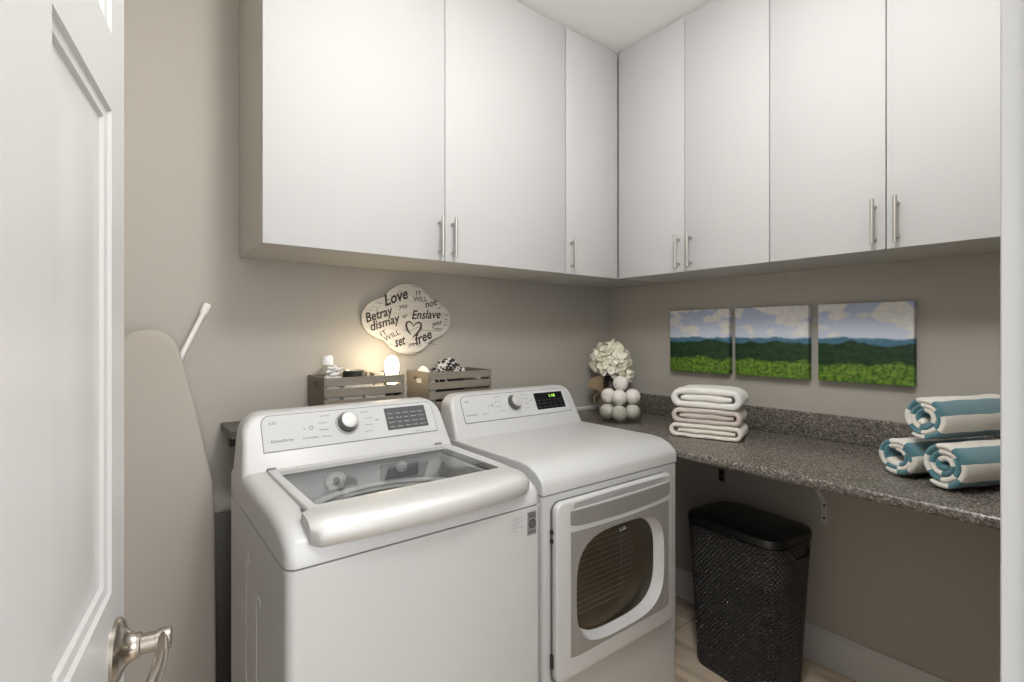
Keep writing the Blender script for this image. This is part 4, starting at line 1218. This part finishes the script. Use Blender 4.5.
def rolled(o, yaw, rad, length, label, turns=3.6, phase=0., sx=1., sz=1., th=.0165, off=0., start=.009):
    """o is the centre of the end that faces the washer; the roll runs away along yaw"""
    ca, sa = math.cos(yaw), math.sin(yaw)
    def frame(a, b, z): return (o[0]+b*ca-a*sa, o[1]+b*sa+a*ca, o[2]+z)
    path = []
    n = int(turns*30)
    a_out = rad-th/2
    for i in range(n+1):
        t = i/n; th_ = 2*pi*turns*t; r = start+(a_out-start)*t
        wob = 1+.012*math.sin(3*th_+phase)
        path.append((r*wob*math.cos(th_+phase)*sx, r*wob*math.sin(th_+phase)*sz))
    bv = [0, .004, .010]+[.010+(length-.02)*i/10 for i in range(1, 10)]+[length-.010, length-.004, length]
    # inner turns sink a little from the end face
    def fr(a, b, z):
        q = math.hypot(a/sx, z/sz)/rad
        return frame(a, b+(.010*(1-q) if b < length*.5 else -.010*(1-q)), z)
    bm = ribbon(path, th*1.03, bv, fr, lambda d: 1 if ((d-off) % .084) < .042 else 0, amp=.0028, scl=26)
    ob = obj('rolled_towel', bm, [M_t_stripe, M_t_teal], origin=(o[0], o[1], CT), ang=70)
    return tag(ob, label, 'towel', 'rolled teal and white striped towels')
rolled((-.494, -1.598, CT+.0695), R(-24), .066, .30, 'teal and white striped rolled towel at the counter front, lower of the pile', turns=3.2, phase=R(228), off=.042)
rolled((-.432, -1.478, CT+.0605), R(-22), .063, .34, 'teal and white striped rolled towel behind the others, nearest the wall', turns=2.6, phase=R(84), sx=1.04, sz=.88, off=.03, start=.022)
rolled((-.450, -1.546, CT+.186), R(-22), .0645, .31, 'teal and white striped rolled towel resting on top of the other two', turns=3.1, phase=R(264), off=.037, start=.014)

# ------------------------------------------------------------------ light, world, camera
def area(name, loc, rot, size, power, col=(1, 1, 1), sy=None):
    l = bpy.data.lights.new(name, 'AREA'); l.energy = power; l.color = col; l.size = size
    if sy: l.shape = 'RECTANGLE'; l.size_y = sy
    o = bpy.data.objects.new(name, l); C.objects.link(o); o.location = loc; o.rotation_euler = rot
    return o
def bulb(name, loc, power, col, r):
    l = bpy.data.lights.new(name, 'POINT'); l.energy = power; l.color = col; l.shadow_soft_size = r
    o = bpy.data.objects.new(name, l); C.objects.link(o); o.location = loc
bulb('ceiling_lamp_light', (-1.66, -1.60, 2.50), 26, (1, .985, .965), .13)
area('ceiling_fill_light', (-1.25, -1.30, 2.675), (0, 0, 0), 1.0, 5, (1, .985, .965), .8)  # added soft fill under the ceiling, no such fixture known
area('hall_fill_light', (-1.95, -3.1, 1.7), (R(90), 0, 0), 1.2, 7, (1, .99, .975), 1.6)  # added fill shining in through the doorway, not a known hall lamp
pl = bpy.data.lights.new('night_light_bulb', 'POINT'); pl.energy = .6; pl.color = (1, .80, .52); pl.shadow_soft_size = .03
po = bpy.data.objects.new('night_light_bulb', pl); C.objects.link(po); po.location = (-1.4365, -.120, 1.235)

w = bpy.data.worlds.new('ambient_fill'); scene.world = w; w.use_nodes = True  # even white world added as ambient fill through the doorway
w.node_tree.nodes['Background'].inputs['Color'].default_value = (.97, .98, 1, 1); w.node_tree.nodes['Background'].inputs['Strength'].default_value = 1.75

cam = bpy.data.cameras.new('camera'); co = bpy.data.objects.new('camera', cam); C.objects.link(co)
co.location = (-2.2497, -1.9599, 1.3387); co.rotation_euler = (pi/2, 0, -.6605)
cam.sensor_width = 36; cam.lens = 36*502.2269/1024; cam.shift_y = -(341-333.92)/1024; cam.clip_start = .02
scene.camera = co
vs = scene.view_settings
vs.view_transform = 'Standard'; vs.look = 'None'; vs.gamma = 1; vs.exposure = .60; vs.use_curve_mapping = False
cy = scene.cycles
cy.use_denoising = True; cy.max_bounces = 10; cy.diffuse_bounces = 6; cy.glossy_bounces = 4; cy.transparent_max_bounces = 24; cy.caustics_reflective = False; cy.caustics_refractive = False
cy.sample_clamp_indirect = 4
